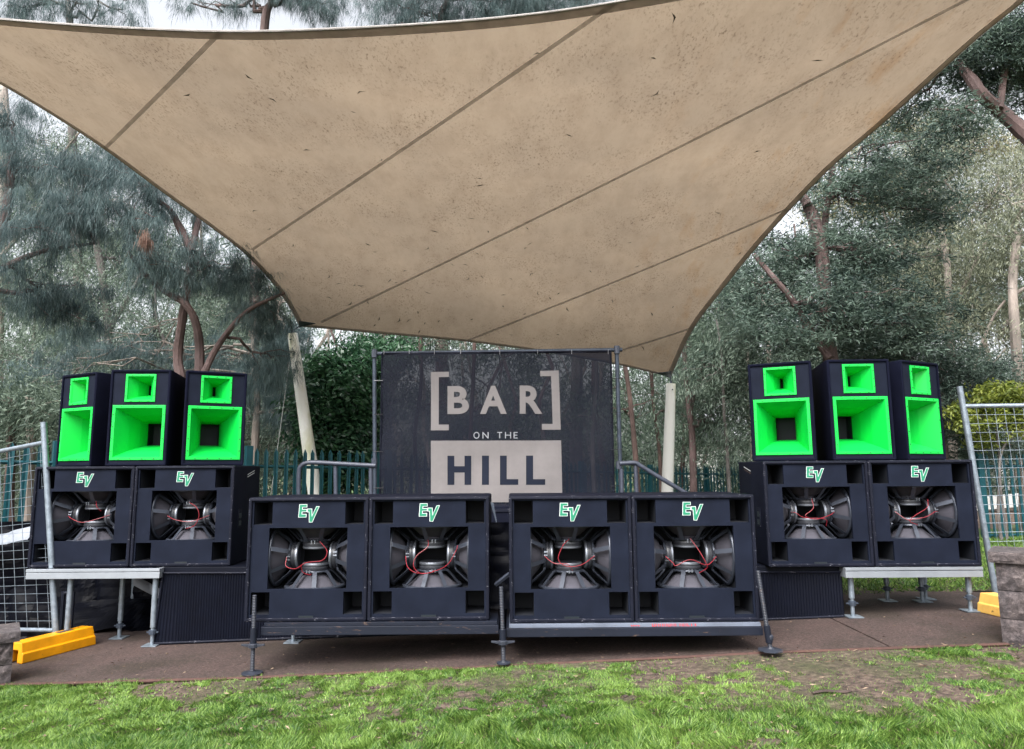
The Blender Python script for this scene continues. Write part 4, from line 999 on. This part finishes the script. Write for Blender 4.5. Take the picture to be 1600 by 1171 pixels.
# ================================================================== TREES
def clumps_in(c, rad, n, fill=.55):
    d = rng.normal(size=(n, 3)); d /= np.linalg.norm(d, axis=1, keepdims=True)
    r = rng.random(n) ** (1 / 2.2); return np.array(c) + d * r[:, None] * np.array(rad)
def foliage(centers, kind, per, cr, tint_spread=.30, scale=1.0):
    """returns O, D, L, W, tint for leaf clumps"""
    n = len(centers); rep = np.repeat(np.arange(n), per); N = len(rep); C_ = centers[rep]
    ct = rng.random(n)[rep]; g = rng.normal(size=(N, 3)); 
    if kind == 'needle':
        # branchlets: tufts of needles that start on short twigs and hang down
        tw = rng.integers(0, 9, N); td = rng.normal(size=(n, 9, 3)) * (.8, .8, .75); td = td[rep, tw]; td[:, 2] -= .25
        s = rng.random(N)[:, None]; O = C_ + td * cr * s * 1.0 + g * .02 * scale
        D = td * .25 + g * .22 + np.array([0, 0, -1.0]); Ln = rng.uniform(.09, .22, N) * scale; W = rng.uniform(.003, .006, N) * scale
        t = .45 + (ct - .5) * tint_spread * 2 + rng.normal(0, .12, N)
    elif kind == 'fern':
        tw = rng.integers(0, 6, N); td = rng.normal(size=(n, 6, 3)) * (.95, .95, .5); td = td[rep, tw]; s = rng.random(N)[:, None]
        O = C_ + td * cr * s + g * (.03, .03, .015) * np.array(scale); D = g * (1, 1, .6) + (0, 0, -.3); Ln = rng.uniform(.05, .11, N) * scale; W = rng.uniform(.010, .020, N) * scale
        t = .42 + (ct - .5) * tint_spread * 3 + rng.normal(0, .15, N)
    elif kind == 'gum':
        O = C_ + g * cr * (.6, .6, .45); D = g[:, [1, 2, 0]] * .75 + (0, 0, -.75); Ln = rng.uniform(.07, .14, N) * scale; W = rng.uniform(.012, .022, N) * scale
        t = .45 + (ct - .5) * tint_spread * 2 + rng.normal(0, .18, N)
    else:
        O = C_ + g * cr * (.6, .6, .5); D = g[:, [1, 2, 0]] + (0, 0, .1); Ln = rng.uniform(.07, .13, N) * scale; W = rng.uniform(.03, .05, N) * scale
        t = .45 + (ct - .5) * tint_spread * 2 + rng.normal(0, .18, N)
    return O, D, Ln, W, t
def wander(a, b, wob, r0, r1, n=7, sag=0):
    a, b = Vector(a), Vector(b); L_ = (b - a).length; P = []
    for i in range(n + 1):
        t = i / n; w = math.sin(math.pi * t) * wob * L_
        P.append(a.lerp(b, t) + Vector((random.gauss(0, .4), random.gauss(0, .4), random.gauss(0, .3) + sag * math.sin(math.pi * t))) * w)
    return P, [r0 + (r1 - r0) * (i / n) ** .8 for i in range(n + 1)]
TREES = 0
def tree(name, label, cat, trunks, crowns, leaf, barkm, group=None, limbs=1.0, dead=None):
    """trunks: [( [(px,py)...], Y, r0, r1 )]; crowns: [(px, py, Y, rx, ry, rz, n_clumps, per_clump, clump_radius, kind, scale)]"""
    first = trunks[0]; p0 = at(*first[0][0], first[1]) if trunks else None
    root = Vector((p0.x, p0.y, float(gz(p0.x, p0.y)) - .05)); o = empty(name, root, 0, label, cat, group)
    mb = MB(); nodes = []
    for pts, Y, r0, r1 in trunks:
        dY = 0
        P = [at(px, py, Y + .12 * math.sin(k * 1.7)) for k, (px, py) in enumerate(pts)]
        if pts is first[0] or pts[0][1] > 700:
            g_ = P[0].copy(); g_.z = float(gz(g_.x, g_.y)) - .08; 
            if g_.z < P[0].z: P = [g_] + P
        SP = spline(P, 5); n_ = len(SP); rs = [r0 + (r1 - r0) * (k / (n_ - 1)) for k in range(n_)]
        rs = [r_ * random.uniform(.93, 1.08) for r_ in rs]; mb.tube([p - root for p in SP], rs, 9); nodes += [(p, r_) for p, r_ in zip(SP, rs)]
    arrs = []
    NP = np.array([tuple(p) for p, _ in nodes])
    for (px, py, Y, rx, ry, rz, nc, per, cr, kind, sc) in crowns:
        c = at(px, py, Y); C_ = clumps_in(tuple(c), (rx, ry, rz), nc); arrs.append(foliage(C_, kind, per, cr, scale=sc))
        nl = max(2, int(nc * .22 * limbs)) if limbs else 0; nl = min(nl, 34)
        # main limb to the crown centre, then twigs to the clumps
        dist = np.linalg.norm(NP - np.array(c), axis=1) + np.where(NP[:, 2] > c.z + .3, 1.5, 0); k = int(dist.argmin()); a, ra = nodes[k]
        P, rs = wander(a, c, .22, min(ra * .62, .05 + .02 * sc), .014 * sc, 8, .25); mb.tube([p - root for p in P], rs, 6)
        for q in C_[:nl]:
            s = P[random.randint(3, 8)]; P2, r2 = wander(s, q, .20, .012 * sc, .004 * sc, 5, .2); mb.tube([p - root for p in P2], r2, 4, False)
    mb.build('trunk', barkm, o, True)
    if arrs:
        O, D, Ln, W, t = [np.concatenate([a[i] for a in arrs]) for i in range(5)]
        cr_ = link('crown', leaf_mesh('crown', O - np.array(root), D, Ln, W, t, leaf, arrs is not None and crowns[0][9] != 'needle'), o); cr_['kind'] = 'stuff'
    if dead:
        C_ = clumps_in(tuple(at(*dead[:2], dead[2])), (.07, .07, .10), 10); O, D, Ln, W, t = foliage(C_, 'needle', 40, .05); D[:, 2] -= 1.2
        link('dead_frond', leaf_mesh('dead_frond', O - np.array(root), D, Ln, W * 1.3, t, L['dead'], False), o)['kind'] = 'stuff'
    return o
N_ = lambda px, py, Y, r, n=26, per=170, cr=.26, sc=1.0: (px, py, Y, r, r * .8, r * .85, int(n * 1.5), per, cr * .8, 'needle', sc)
G_ = lambda px, py, Y, rx, rz, n, per=60, cr=.32, sc=1.0, kind='gum': (px, py, Y, rx, rx * .8, rz, n, per, cr, kind, sc)
# --- left: she-oaks with drooping blue-green needles
tree('sheoak_tree', 'forked purple brown she-oak rising behind the left horn speakers', 'tree',
     [([(284, 640), (278, 560), (284, 505), (293, 450), (300, 390), (312, 335)], 10.6, .085, .045), ([(308, 640), (312, 555), (306, 505), (288, 474), (258, 456), (226, 428), (205, 400)], 10.5, .075, .03),
      ([(316, 590), (338, 545), (372, 500), (400, 478), (445, 458)], 10.5, .055, .02), ([(300, 395), (278, 350), (262, 325), (225, 300)], 10.6, .07, .03)],
     [N_(262, 420, 10.3, .6, 26), N_(330, 415, 10.6, .5, 18), N_(410, 480, 10.8, .6), N_(372, 430, 11, .5), N_(235, 290, 10.3, .7, 34), N_(205, 345, 10.2, .6), N_(345, 330, 11, .6), N_(425, 560, 11.2, .5, 18), N_(180, 250, 10.6, .5)],
     L['oak'], M['bark_oak'], 'she-oak trees on the left', dead=(228, 372, 9.9))
tree('sheoak_tree', 'drooping she-oak foliage at the left edge, above the mesh fence', 'tree',
     [([(-60, 720), (-50, 560), (-20, 430), (10, 330), (20, 230)], 10.2, .13, .05), ([(-20, 430), (60, 395), (150, 380)], 10.2, .05, .02)],
     [N_(60, 345, 9.8, .7, 30), N_(20, 250, 10, .6), N_(110, 265, 10.2, .55), N_(130, 330, 10, .5), N_(-30, 430, 10, .8), N_(60, 450, 10.6, .6, 22), N_(125, 480, 11, .6, 24), N_(20, 190, 10.6, .5, 18)],
     L['oak'], M['bark_oak'], 'she-oak trees on the left')
tree('sheoak_tree', 'low she-oak branches hanging between the left stack and the white mast', 'tree',
     [([(398, 700), (402, 620), (396, 540), (402, 490)], 13.2, .08, .04)],
     [N_(400, 575, 13, .8, 34), N_(440, 530, 13.2, .6), N_(330, 560, 13.4, .7), N_(445, 640, 13.2, .5, 18), N_(120, 560, 12.8, .8, 26), N_(220, 550, 13, .7, 22), N_(50, 600, 12.6, .7, 20)],
     L['oak'], M['bark_pale'], 'she-oak trees on the left')
tree('sheoak_tree', 'tall feathery she-oak top showing above the middle of the sail edge', 'tree',
     [([(690, 700), (690, 400), (688, 60), (700, 0), (716, -60)], 17, .2, .05)],
     [N_(640, 15, 16.5, 1.3, 60, 170, .4, 1.5), N_(760, 0, 16.5, 1.3, 60, 170, .4, 1.5), N_(700, -40, 16.5, 1.5, 60, 150, .4, 1.5), N_(850, -20, 16.5, 1.1, 36, 170, .4, 1.5), N_(560, -45, 17, 1.0, 30, 150, .4, 1.5)],
     L['oak'], M['bark_oak'])
tree('sheoak_tree', 'thin she-oak top above the sail edge, left of centre', 'tree',
     [([(395, 700), (400, 400), (412, 60), (425, 0), (440, -60)], 16, .18, .05)],
     [N_(500, 5, 15.5, .55, 20, 150, .3, 1.4), N_(430, -30, 15.5, .6, 18, 150, .3, 1.4), N_(370, 8, 16, .5, 12, 120, .3, 1.4), N_(465, -20, 15.5, .6, 18, 150, .3, 1.4), N_(300, 5, 16, .45, 6, 110, .3, 1.4)],
     L['oak'], M['bark_oak'])
tree('sheoak_tree', 'thin she-oak top above the sail edge at the far left', 'tree',
     [([(150, 700), (120, 400), (110, 60), (108, 20), (100, -40)], 16, .16, .04)],
     [N_(60, 0, 15.5, .8, 18, 120, .34, 1.4), N_(120, 5, 15.5, .8, 20, 120, .34, 1.4), N_(190, 15, 15.8, .7, 14, 120, .34, 1.4), N_(10, 10, 15.5, .6, 12, 120, .34, 1.4)],
     L['oak'], M['bark_grey'])
tree('gum_tree', 'sparse tall tree with fine foliage filling the sky right of the centre top', 'tree',
     [([(900, 700), (905, 400), (910, 60), (920, -20)], 18, .2, .06)], [N_(905, 0, 17.5, 1.3, 40, 150, .4, 1.6), N_(820, 10, 17.5, .9, 26, 150, .4, 1.6), N_(980, -30, 17.5, 1.2, 30, 130, .4, 1.6)], L['oak'], M['bark_grey'])
# --- left background gums
tree('gum_tree', 'pale grey green gum tree behind the left she-oaks', 'tree',
     [([(170, 700), (168, 500), (150, 380), (120, 300)], 15, .12, .05), ([(168, 520), (215, 440), (240, 380)], 15, .06, .03), ([(245, 660), (262, 560), (245, 500), (243, 450)], 14.4, .05, .02)],
     [G_(100, 470, 15, 1.6, 1.1, 110, 90), G_(240, 520, 15, 1.6, 1.0, 110, 90), G_(60, 570, 14.5, 1.6, 1.0, 110, 90), G_(180, 620, 14.5, 1.8, .9, 110, 90), G_(330, 600, 15, 1.4, 1.0, 90, 90), G_(190, 410, 15.5, 1.2, .9, 60, 80)],
     L['gum'], M['bark_grey'], 'gum trees on the left')
tree('gum_tree', 'thin gum with pale trunk and light foliage at the upper left edge', 'tree',
     [([(-8, 700), (-2, 500), (5, 300), (8, 180), (4, 120)], 16, .14, .08), ([(2, 400), (60, 330), (100, 240), (130, 200)], 16, .05, .02)],
     [G_(60, 220, 16, 1.3, .9, 40, 70, .4), G_(130, 260, 16, 1.2, .7, 34, 70, .4), G_(40, 330, 16, 1.3, .9, 50, 70, .4), G_(20, 440, 16, 1.4, 1.0, 70, 80, .4), G_(200, 330, 16.5, 1.3, .9, 50, 70, .4)],
     L['gum'], M['bark_pale'], 'gum trees on the left')
tree('gum_tree', 'grey green gum between the left stack and the mast', 'tree',
     [([(462, 760), (466, 640), (460, 560), (440, 500)], 15.5, .09, .04), ([(500, 760), (520, 620), (505, 560)], 16, .05, .03)],
     [G_(400, 560, 16, 1.5, 1.1, 80, 90), G_(440, 660, 15.5, 1.3, .9, 80, 90), G_(380, 680, 15, 1.2, .8, 70, 80), G_(360, 500, 16.5, 1.3, 1.0, 60, 80), G_(300, 690, 15, 1.2, .8, 60, 80), G_(430, 460, 16.5, 1.2, .9, 50, 80)],
     L['gum'], M['bark_pale'], 'gum trees on the left')
tree('gum_shrub', 'grey green scrub behind the fence at the far left', 'shrub',
     [([(60, 760), (70, 700), (90, 640)], 11.8, .04, .02)],
     [G_(20, 660, 12, 1.2, .8, 80, 90), G_(100, 690, 12.2, 1.2, .7, 80, 90), G_(60, 780, 12, 1.3, .7, 70, 80), G_(-60, 720, 12, 1.2, .9, 60, 80), G_(150, 640, 12.6, 1.0, .7, 60, 80)], L['gum'], M['bark_grey'])
for k, (px, lb) in enumerate(((14, 'rough brown tree trunk behind the fence at the left edge'), (44, 'pale brown tree trunk behind the fence beside the left stack'))):
    tree('gum_tree', lb, 'tree', [([(px + 2, 880), (px, 780), (px + 4, 700), (px + 2, 620)], 9.9 + .4 * k, .075, .055)], [G_(px + 10, 640, 9.5, .6, .35, 26, 80)], L['gum'], M['bark_red'] if k == 0 else M['bark_pale'])
# --- broadleaf shrub beside the mast
tree('broadleaf_tree', 'dense glossy dark green bushy tree between the left mast and the banner', 'tree',
     [([(545, 780), (540, 700), (548, 620)], 13.4, .07, .03), ([(556, 760), (556, 640), (554, 560)], 13.6, .05, .03)],
     [G_(535, 640, 13.2, .95, .75, 110, 110, .26, 1.1, 'broad'), G_(550, 580, 13.2, .75, .45, 70, 110, .26, 1.1, 'broad'), G_(530, 710, 13.2, .95, .7, 90, 100, .26, 1.1, 'broad'), G_(590, 560, 14, .7, .5, 40, 90, .26, 1.1, 'broad'), G_(505, 600, 13.4, .5, .4, 30, 90, .26, 1.1, 'broad')],
     L['broad'], M['bark_grey'])
# --- red trunks behind the banner
for k, (pts, Y, r, lb) in enumerate([
        ([(607, 800), (603, 700), (601, 600), (600, 520), (604, 440)], 14.2, 0.061, 'reddish tree trunk rising behind the left edge of the banner'),
        ([(660, 800), (648, 690), (658, 600), (656, 500)], 15, 0.050, 'reddish tree trunk seen through the banner left of its lettering'),
        ([(733, 800), (735, 680), (740, 580), (742, 500)], 14.6, 0.050, 'reddish tree trunk seen through the middle of the banner'),
        ([(998, 790), (992, 700), (984, 620), (975, 560), (968, 500)], 14.4, 0.061, 'leaning reddish trunk just right of the banner pole'),
        ([(1034, 780), (1030, 700), (1022, 640), (1016, 560)], 16, 0.054, 'thin reddish trunk between the banner and the right mast'),
        ([(930, 800), (926, 690), (932, 600), (930, 520)], 15.4, 0.058, 'grey tree trunk seen through the right part of the banner')]):
    tree('gum_tree', lb, 'tree', [(pts, Y, r, r * .7)], [G_(pts[-1][0] + random.uniform(-30, 30), 520, Y + 1, 1.3, .8, 36, 80, .34, 1.1), G_(pts[0][0] + random.uniform(-40, 40), 640, Y + 1.2, 1.3, 1.0, 36, 80, .34, 1.1)], L['olive'], M['bark_red'] if k < 5 else M['bark_grey'], 'red trunked trees behind the banner')
# --- right
tree('wattle_tree', 'dark wattle with a thick purple trunk behind the right horn speakers', 'tree',
     [([(1306, 640), (1298, 565), (1290, 480), (1284, 400), (1272, 345), (1262, 322)], 12, .135, .10), ([(1296, 560), (1268, 520), (1238, 470), (1212, 438), (1178, 398)], 11.9, .07, .04),
      ([(1284, 400), (1290, 340), (1300, 270), (1305, 230)], 12.1, .07, .04), ([(1262, 322), (1250, 300)], 12, .09, .07), ([(1240, 475), (1262, 470), (1290, 450)], 11.8, .04, .03)],
     [G_(1330, 300, 12, 1.2, .6, 55, 120, .34, 1.3, 'fern'), G_(1400, 260, 12.2, 1.1, .6, 49, 120, .34, 1.3, 'fern'), G_(1250, 400, 12.2, 1.0, .6, 37, 120, .34, 1.3, 'fern'), G_(1370, 400, 12, 1.3, .6, 55, 120, .34, 1.3, 'fern'), G_(1320, 480, 11.8, 1.4, .6, 68, 120, .34, 1.3, 'fern'), G_(1240, 520, 12, 1.1, .5, 43, 120, .34, 1.3, 'fern'), G_(1400, 510, 12, 1.2, .6, 55, 120, .34, 1.3, 'fern'), G_(1190, 460, 12.4, .8, .5, 40, 110, .42, 1.15, 'fern'), G_(1440, 330, 12.6, .9, .5, 31, 120, .34, 1.3, 'fern')],
     L['wattle'], M['bark_oak'])
tree('gum_tree', 'slim purple trunk forking right of the right mast', 'tree',
     [([(1084, 780), (1082, 690), (1077, 640), (1072, 580), (1068, 520), (1066, 470)], 14.2, .08, .04), ([(1077, 645), (1084, 615), (1092, 595), (1100, 560)], 14.2, .06, .04)],
     [G_(1100, 540, 14.2, 1.1, .8, 70, 80), G_(1150, 600, 14.4, 1.0, .9, 70, 80), G_(1060, 470, 14.6, .8, .6, 30, 80), G_(1110, 660, 14.8, 1.0, .7, 60, 80), G_(1140, 490, 14.6, 1.0, .7, 50, 80)],
     L['olive'], M['bark_oak'])
tree('gum_tree', 'thin dark stemmed gum beside the right stack', 'tree',
     [([(1140, 780), (1135, 690), (1131, 640), (1128, 560), (1120, 500)], 13.4, .04, .02)],
     [G_(1130, 580, 13.4, .9, .7, 60, 80), G_(1160, 530, 13.2, .7, .6, 40, 80), G_(1150, 690, 13.6, .7, .5, 30, 70)], L['gum'], M['bark_grey'])
tree('gum_tree', 'pale barked gum with light olive foliage behind the rightmost horn speaker', 'tree',
     [([(1490, 760), (1488, 600), (1484, 500), (1480, 420), (1470, 350)], 15, .10, .06), ([(1484, 500), (1510, 440), (1540, 380)], 15, .05, .03), ([(1520, 640), (1524, 570), (1550, 500), (1570, 470)], 14, .04, .02)],
     [G_(1480, 400, 15.2, 1.6, 1.0, 110, 90), G_(1550, 300, 15.5, 1.6, 1.0, 110, 90), G_(1440, 270, 15.8, 1.2, .9, 70, 90), G_(1540, 480, 15, 1.5, .9, 90, 90), G_(1450, 480, 15.4, 1.2, .8, 60, 90), G_(1500, 220, 16, 1.3, .8, 60, 90)],
     L['gumpale'], M['bark_pale'], 'gum trees on the right')
tree('gum_tree', 'tall pale gum trunk at the right edge of the picture', 'tree',
     [([(1604, 900), (1600, 700), (1592, 600), (1586, 520), (1582, 440), (1588, 380)], 13.6, .11, .08)],
     [G_(1590, 380, 14, 1.3, .9, 80, 90), G_(1620, 280, 14.5, 1.4, 1.0, 80, 90), G_(1570, 520, 14.2, 1.0, .6, 40, 80), G_(1640, 480, 14.5, 1.2, .9, 50, 80)],
     L['gumpale'], M['bark_pale'], 'gum trees on the right')
tree('wattle_tree', 'heavy purple branch with dark foliage reaching in at the upper right corner', 'tree',
     [([(1800, 800), (1760, 500), (1690, 300), (1640, 245), (1598, 206), (1560, 172), (1535, 150), (1518, 125), (1492, 92), (1470, 60)], 9.4, .17, .05), ([(1535, 152), (1500, 172), (1460, 170)], 9.3, .025, .012), ([(1562, 170), (1570, 110), (1580, 60)], 9.4, .05, .03)],
     [G_(1500, 90, 9.6, .8, .5, 70, 120, .34, 1.0, 'fern'), G_(1580, 60, 9.4, .9, .5, 90, 120, .34, 1.0, 'fern'), G_(1500, 190, 9.4, .5, .35, 26, 110, .3, 1.0, 'fern'), G_(1570, 130, 9.8, .7, .4, 50, 120, .34, 1.0, 'fern'), G_(1430, 160, 10.2, .6, .35, 30, 110, .3, 1.0, 'fern'), G_(1620, 90, 9.6, .8, .5, 50, 120, .34, 1.0, 'fern')],
     L['wattle'], M['bark_oak'])
tree('wattle_tree', 'dark bushy wattle behind the right stack and mesh panel', 'tree',
     [([(1480, 780), (1478, 700), (1470, 620)], 12.6, .05, .03), ([(1500, 760), (1540, 700), (1575, 690)], 12.8, .03, .02)],
     [G_(1480, 640, 12.6, .9, .7, 90, 110, .36, 1.1, 'fern'), G_(1440, 570, 12.8, 1.2, .5, 80, 110, .36, 1.1, 'fern'), G_(1530, 600, 13, 1.1, .5, 80, 110, .36, 1.1, 'fern'), G_(1560, 700, 13, .9, .25, 40, 110, .3, 1.1, 'fern'), G_(1350, 560, 13, 1.2, .4, 60, 110, .36, 1.1, 'fern')],
     L['wattle'], M['bark_oak'])
tree('yellow_shrub', 'bright yellow green shrub behind the right mesh panel', 'shrub',
     [([(1560, 800), (1562, 720), (1555, 660)], 11.7, .03, .015), ([(1562, 720), (1595, 660), (1600, 640)], 11.7, .02, .01)],
     [G_(1565, 618, 11.6, .42, .16, 40, 60, .13, .75, 'broad'), G_(1530, 655, 11.7, .45, .22, 32, 50, .13, .75, 'broad'), G_(1590, 660, 11.7, .35, .25, 24, 45, .13, .75, 'broad'), G_(1500, 645, 11.8, .22, .16, 12, 45, .1, .75, 'broad'), G_(1545, 690, 11.8, .5, .14, 14, 40, .13, .75, 'broad')],
     L['yellow'], M['bark_grey'])
tree('gum_tree', 'leaning thin pale gum behind the wattle on the right', 'tree',
     [([(1215, 760), (1205, 600), (1196, 500), (1190, 430)], 17, .07, .04), ([(1180, 760), (1168, 600), (1170, 480)], 17.5, .07, .04)],
     [G_(1180, 480, 17.5, 1.5, 1.0, 60, 80, .4, 1.3), G_(1230, 620, 17, 1.4, 1.0, 70, 80, .4, 1.3), G_(1130, 440, 18, 1.2, .9, 34, 80, .4, 1.3)], L['gum'], M['bark_pale'], 'gum trees on the right')
tree('gum_tree', 'yellowing gum with reddish tips between the two right hand trees', 'tree',
     [([(1420, 760), (1416, 560), (1410, 420), (1425, 300), (1440, 220)], 16.5, .08, .04), ([(1410, 420), (1380, 330), (1370, 280)], 16.5, .04, .02)],
     [G_(1450, 195, 16.5, .9, .4, 26, 80, .36, 1.15), G_(1560, 235, 16.2, 1.1, .5, 34, 80, .36, 1.15), G_(1390, 300, 16.8, 1.2, .7, 50, 80, .36, 1.15), G_(1470, 360, 16.5, 1.0, .7, 40, 80, .36, 1.15), G_(1360, 210, 17, 1.3, .7, 40, 80, .36, 1.15), G_(1300, 300, 17, 1.3, .8, 40, 80, .36, 1.15)],
     L['yellowgum'], M['bark_pale'])
tree('gum_tree', 'soft grey green gum filling the gaps between the left she-oaks', 'tree',
     [([(90, 740), (84, 560), (80, 420), (95, 300)], 18, .09, .04), ([(330, 740), (334, 560), (322, 430), (300, 340)], 18, .08, .04)],
     [G_(30, 300, 18, 1.7, 1.2, 80, 80, .42, 1.3), G_(130, 370, 18, 1.8, 1.2, 90, 80, .42, 1.3), G_(240, 400, 18, 1.8, 1.2, 90, 80, .42, 1.3), G_(340, 470, 18, 1.7, 1.2, 80, 80, .42, 1.3), G_(60, 470, 18, 1.8, 1.0, 70, 80, .42, 1.3), G_(170, 250, 18, 1.3, .7, 30, 80, .42, 1.3), G_(420, 540, 18, 1.5, 1.0, 60, 80, .42, 1.3)],
     L['gum'], M['bark_grey'], 'gum trees on the left')
tree('gum_tree', 'soft grey green gum filling the gaps behind the dark wattle', 'tree',
     [([(1250, 760), (1246, 600), (1252, 480), (1240, 400)], 18, .08, .04), ([(1400, 760), (1392, 600), (1386, 480), (1380, 400)], 18.5, .08, .04)],
     [G_(1240, 430, 18, 1.6, 1.0, 70, 80, .42, 1.3), G_(1330, 400, 18, 1.7, 1.2, 80, 80, .42, 1.3), G_(1400, 500, 18, 1.7, 1.2, 80, 80, .42, 1.3), G_(1250, 560, 18, 1.7, 1.0, 80, 80, .42, 1.3), G_(1110, 560, 18, 1.5, 1.2, 60, 80, .42, 1.3), G_(1060, 660, 18, 1.4, 1.0, 50, 80, .42, 1.3), G_(1440, 420, 18, 1.5, 1.0, 60, 80, .42, 1.3), G_(1540, 440, 18, 1.6, 1.2, 60, 80, .42, 1.3)],
     L['gum'], M['bark_grey'], 'gum trees on the right')
# --- the wood further back, one mass with gaps of sky high up
def wood(name, label, n, x0, x1, y0, y1, ztop, leaf, sc, seed):
    x = rng.uniform(x0, x1, n); y = rng.uniform(y0, y1, n); h = np.array([ztop(a / b_) for a, b_ in zip(x, y)]) * (y / 25) 
    z = -.5 + (h + .5) * rng.random(n) ** .85 * (.75 + .5 * vnoise(x, y, .45, seed))
    keep = vnoise(x * 1.0, z * 1.3, .8, seed + 1) * .6 + vnoise(x, z, 2.0, seed + 2) * .4 > .37 + .20 * np.clip(z / 8, 0, 1); C_ = np.stack([x, y, z], -1)[keep]
    O, D, Ln, W, t = foliage(C_, 'gum', 46, .75, scale=sc)
    ob = link(name, leaf_mesh(name, O, D, Ln, W, t, leaf, True)); return tag(ob, label, 'woodland', kind='stuff')
def prof(r):  # height of the far tree line (metres at 25 m) against direction x/y
    return float(np.interp(r, [-.8, -.55, -.35, -.2, 0, .15, .25, .32, .38, .5, .8], [9.0, 9.5, 9.5, 9.0, 8, 8.5, 8.0, 6.5, 8.5, 12, 13]))
wood('distant_wood', 'grey green wood of distant gum trees behind everything', 6000, -24, 24, 21, 28, prof, L['gum'], 2.6, 61)
wood('distant_wood', 'darker understorey of the wood low behind the fence', 1500, -20, 20, 18, 21, lambda r: 3.2 if not .24 < r < .34 else 1.4, L['olive'], 2.2, 71)
# slim trunks of the far wood that one can tell apart
tk = MB(); 
for k in range(46):
    x = random.uniform(-17, 17); y = random.uniform(18, 23); r_ = random.uniform(.05, .11); h = random.uniform(7, 11)
    P, rs = wander((x, y, -.6), (x + random.gauss(0, .9), y, h), .05, r_, r_ * .4, 8)
    o = empty('far_trunk', (x, y, -.6), 0, ('slim pale trunk' if k % 3 else 'slim purple brown trunk') + ' in the far wood ' + ('left of the banner' if x < -2.6 else 'right of the banner' if x > 4.2 else 'behind the banner'), 'tree', 'slim trunks of the far wood')
    MB().tube([p - Vector((x, y, -.6)) for p in P], rs, 6).build('trunk', M['bark_pale'] if k % 3 else M['bark_oak'], o, True)
    for q in range(3):
        s = P[random.randint(4, 7)]; e_ = s + Vector((random.gauss(0, 1.2), random.gauss(0, .4), random.uniform(.5, 1.8))); P2, r2 = wander(s, e_, .15, .03, .01, 5)
        MB().tube([p - Vector((x, y, -.6)) for p in P2], r2, 5).build('limb', M['bark_pale'] if k % 3 else M['bark_oak'], o, True)

mb = MB(); zt = at(1570, 802, 16.5).z
mb.add([(5.5, 13.1, gz(5.5, 13.1) - .10), (24, 13.1, gz(11, 13.1) - .10), (24, 16.4, zt), (9.5, 16.4, zt), (24, 30, zt), (9.5, 30, zt)], [(0, 1, 2, 3), (3, 2, 4, 5)])
tag(mb.build('earth_bank', M['bank']), kind='structure')
# ================================================================== HOUSES BEYOND
def house(label, px0, px1, py_eave, py_ridge, Y, depth=6):
    a = at(px0, py_eave, Y); b_ = at(px1, py_eave, Y); rd = at((px0 + px1) / 2, py_ridge, Y + depth / 2).z; zb = -1.0
    o = empty('house', (a.x, Y, zb), 0, label, 'house'); W = b_.x - a.x; H = a.z - zb
    MB().box((0, 0, 0), (W, depth, H)).build('wall', M['house'], o)
    mb = MB(); e = .35; mb.add([(-e, -e, H), (W + e, -e, H), (W + e, depth + e, H), (-e, depth + e, H), (-e, depth / 2, rd - zb), (W + e, depth / 2, rd - zb), (-e, -e, H + .12), (W + e, -e, H + .12)],
                              [(0, 1, 7, 6), (6, 7, 5, 4), (2, 3, 4, 5), (0, 6, 4, 3), (1, 2, 5, 7), (0, 3, 2, 1)]); mb.build('roof', M['roof'], o)
    k = .7
    while k + 1.2 < W:
        w = MB().plate([k, k + .08, k + 1.02, k + 1.1], [H - 1.7, H - 1.62, H - .58, H - .5], {(1, 1)}, -.05, -.002).build('window', M['logo_white'], o)
        MB().box((k + .081, -.03, H - 1.619), (k + 1.019, -.004, H - .581)).build('pane', M['glass'], w); k += 2.3
    return o
house('pale house seen through the trees left of the right stack', 1090, 1230, 690, 640, 30)
house('white house beyond the right mesh panel', 1556, 1760, 700, 665, 24)
# low garden wall, pale, beyond the right fence
o = empty('garden_wall', at(1540, 800, 17), 0, 'low pale garden wall beyond the right fence', 'wall'); b_ = Vector(o.location)
a = at(1500, 782, 17) - b_; c = at(1720, 760, 16.4) - b_
mb = MB(); mb.add([a, c, c + Vector((0, .3, 0)), a + Vector((0, .3, 0))] + [p + Vector((0, 0, -.28)) for p in (a, c, c + Vector((0, .3, 0)), a + Vector((0, .3, 0)))], [(0, 1, 2, 3), (0, 4, 5, 1), (1, 5, 6, 2), (3, 2, 6, 7), (0, 3, 7, 4)])
mb.build('wall_body', M['house'], o)
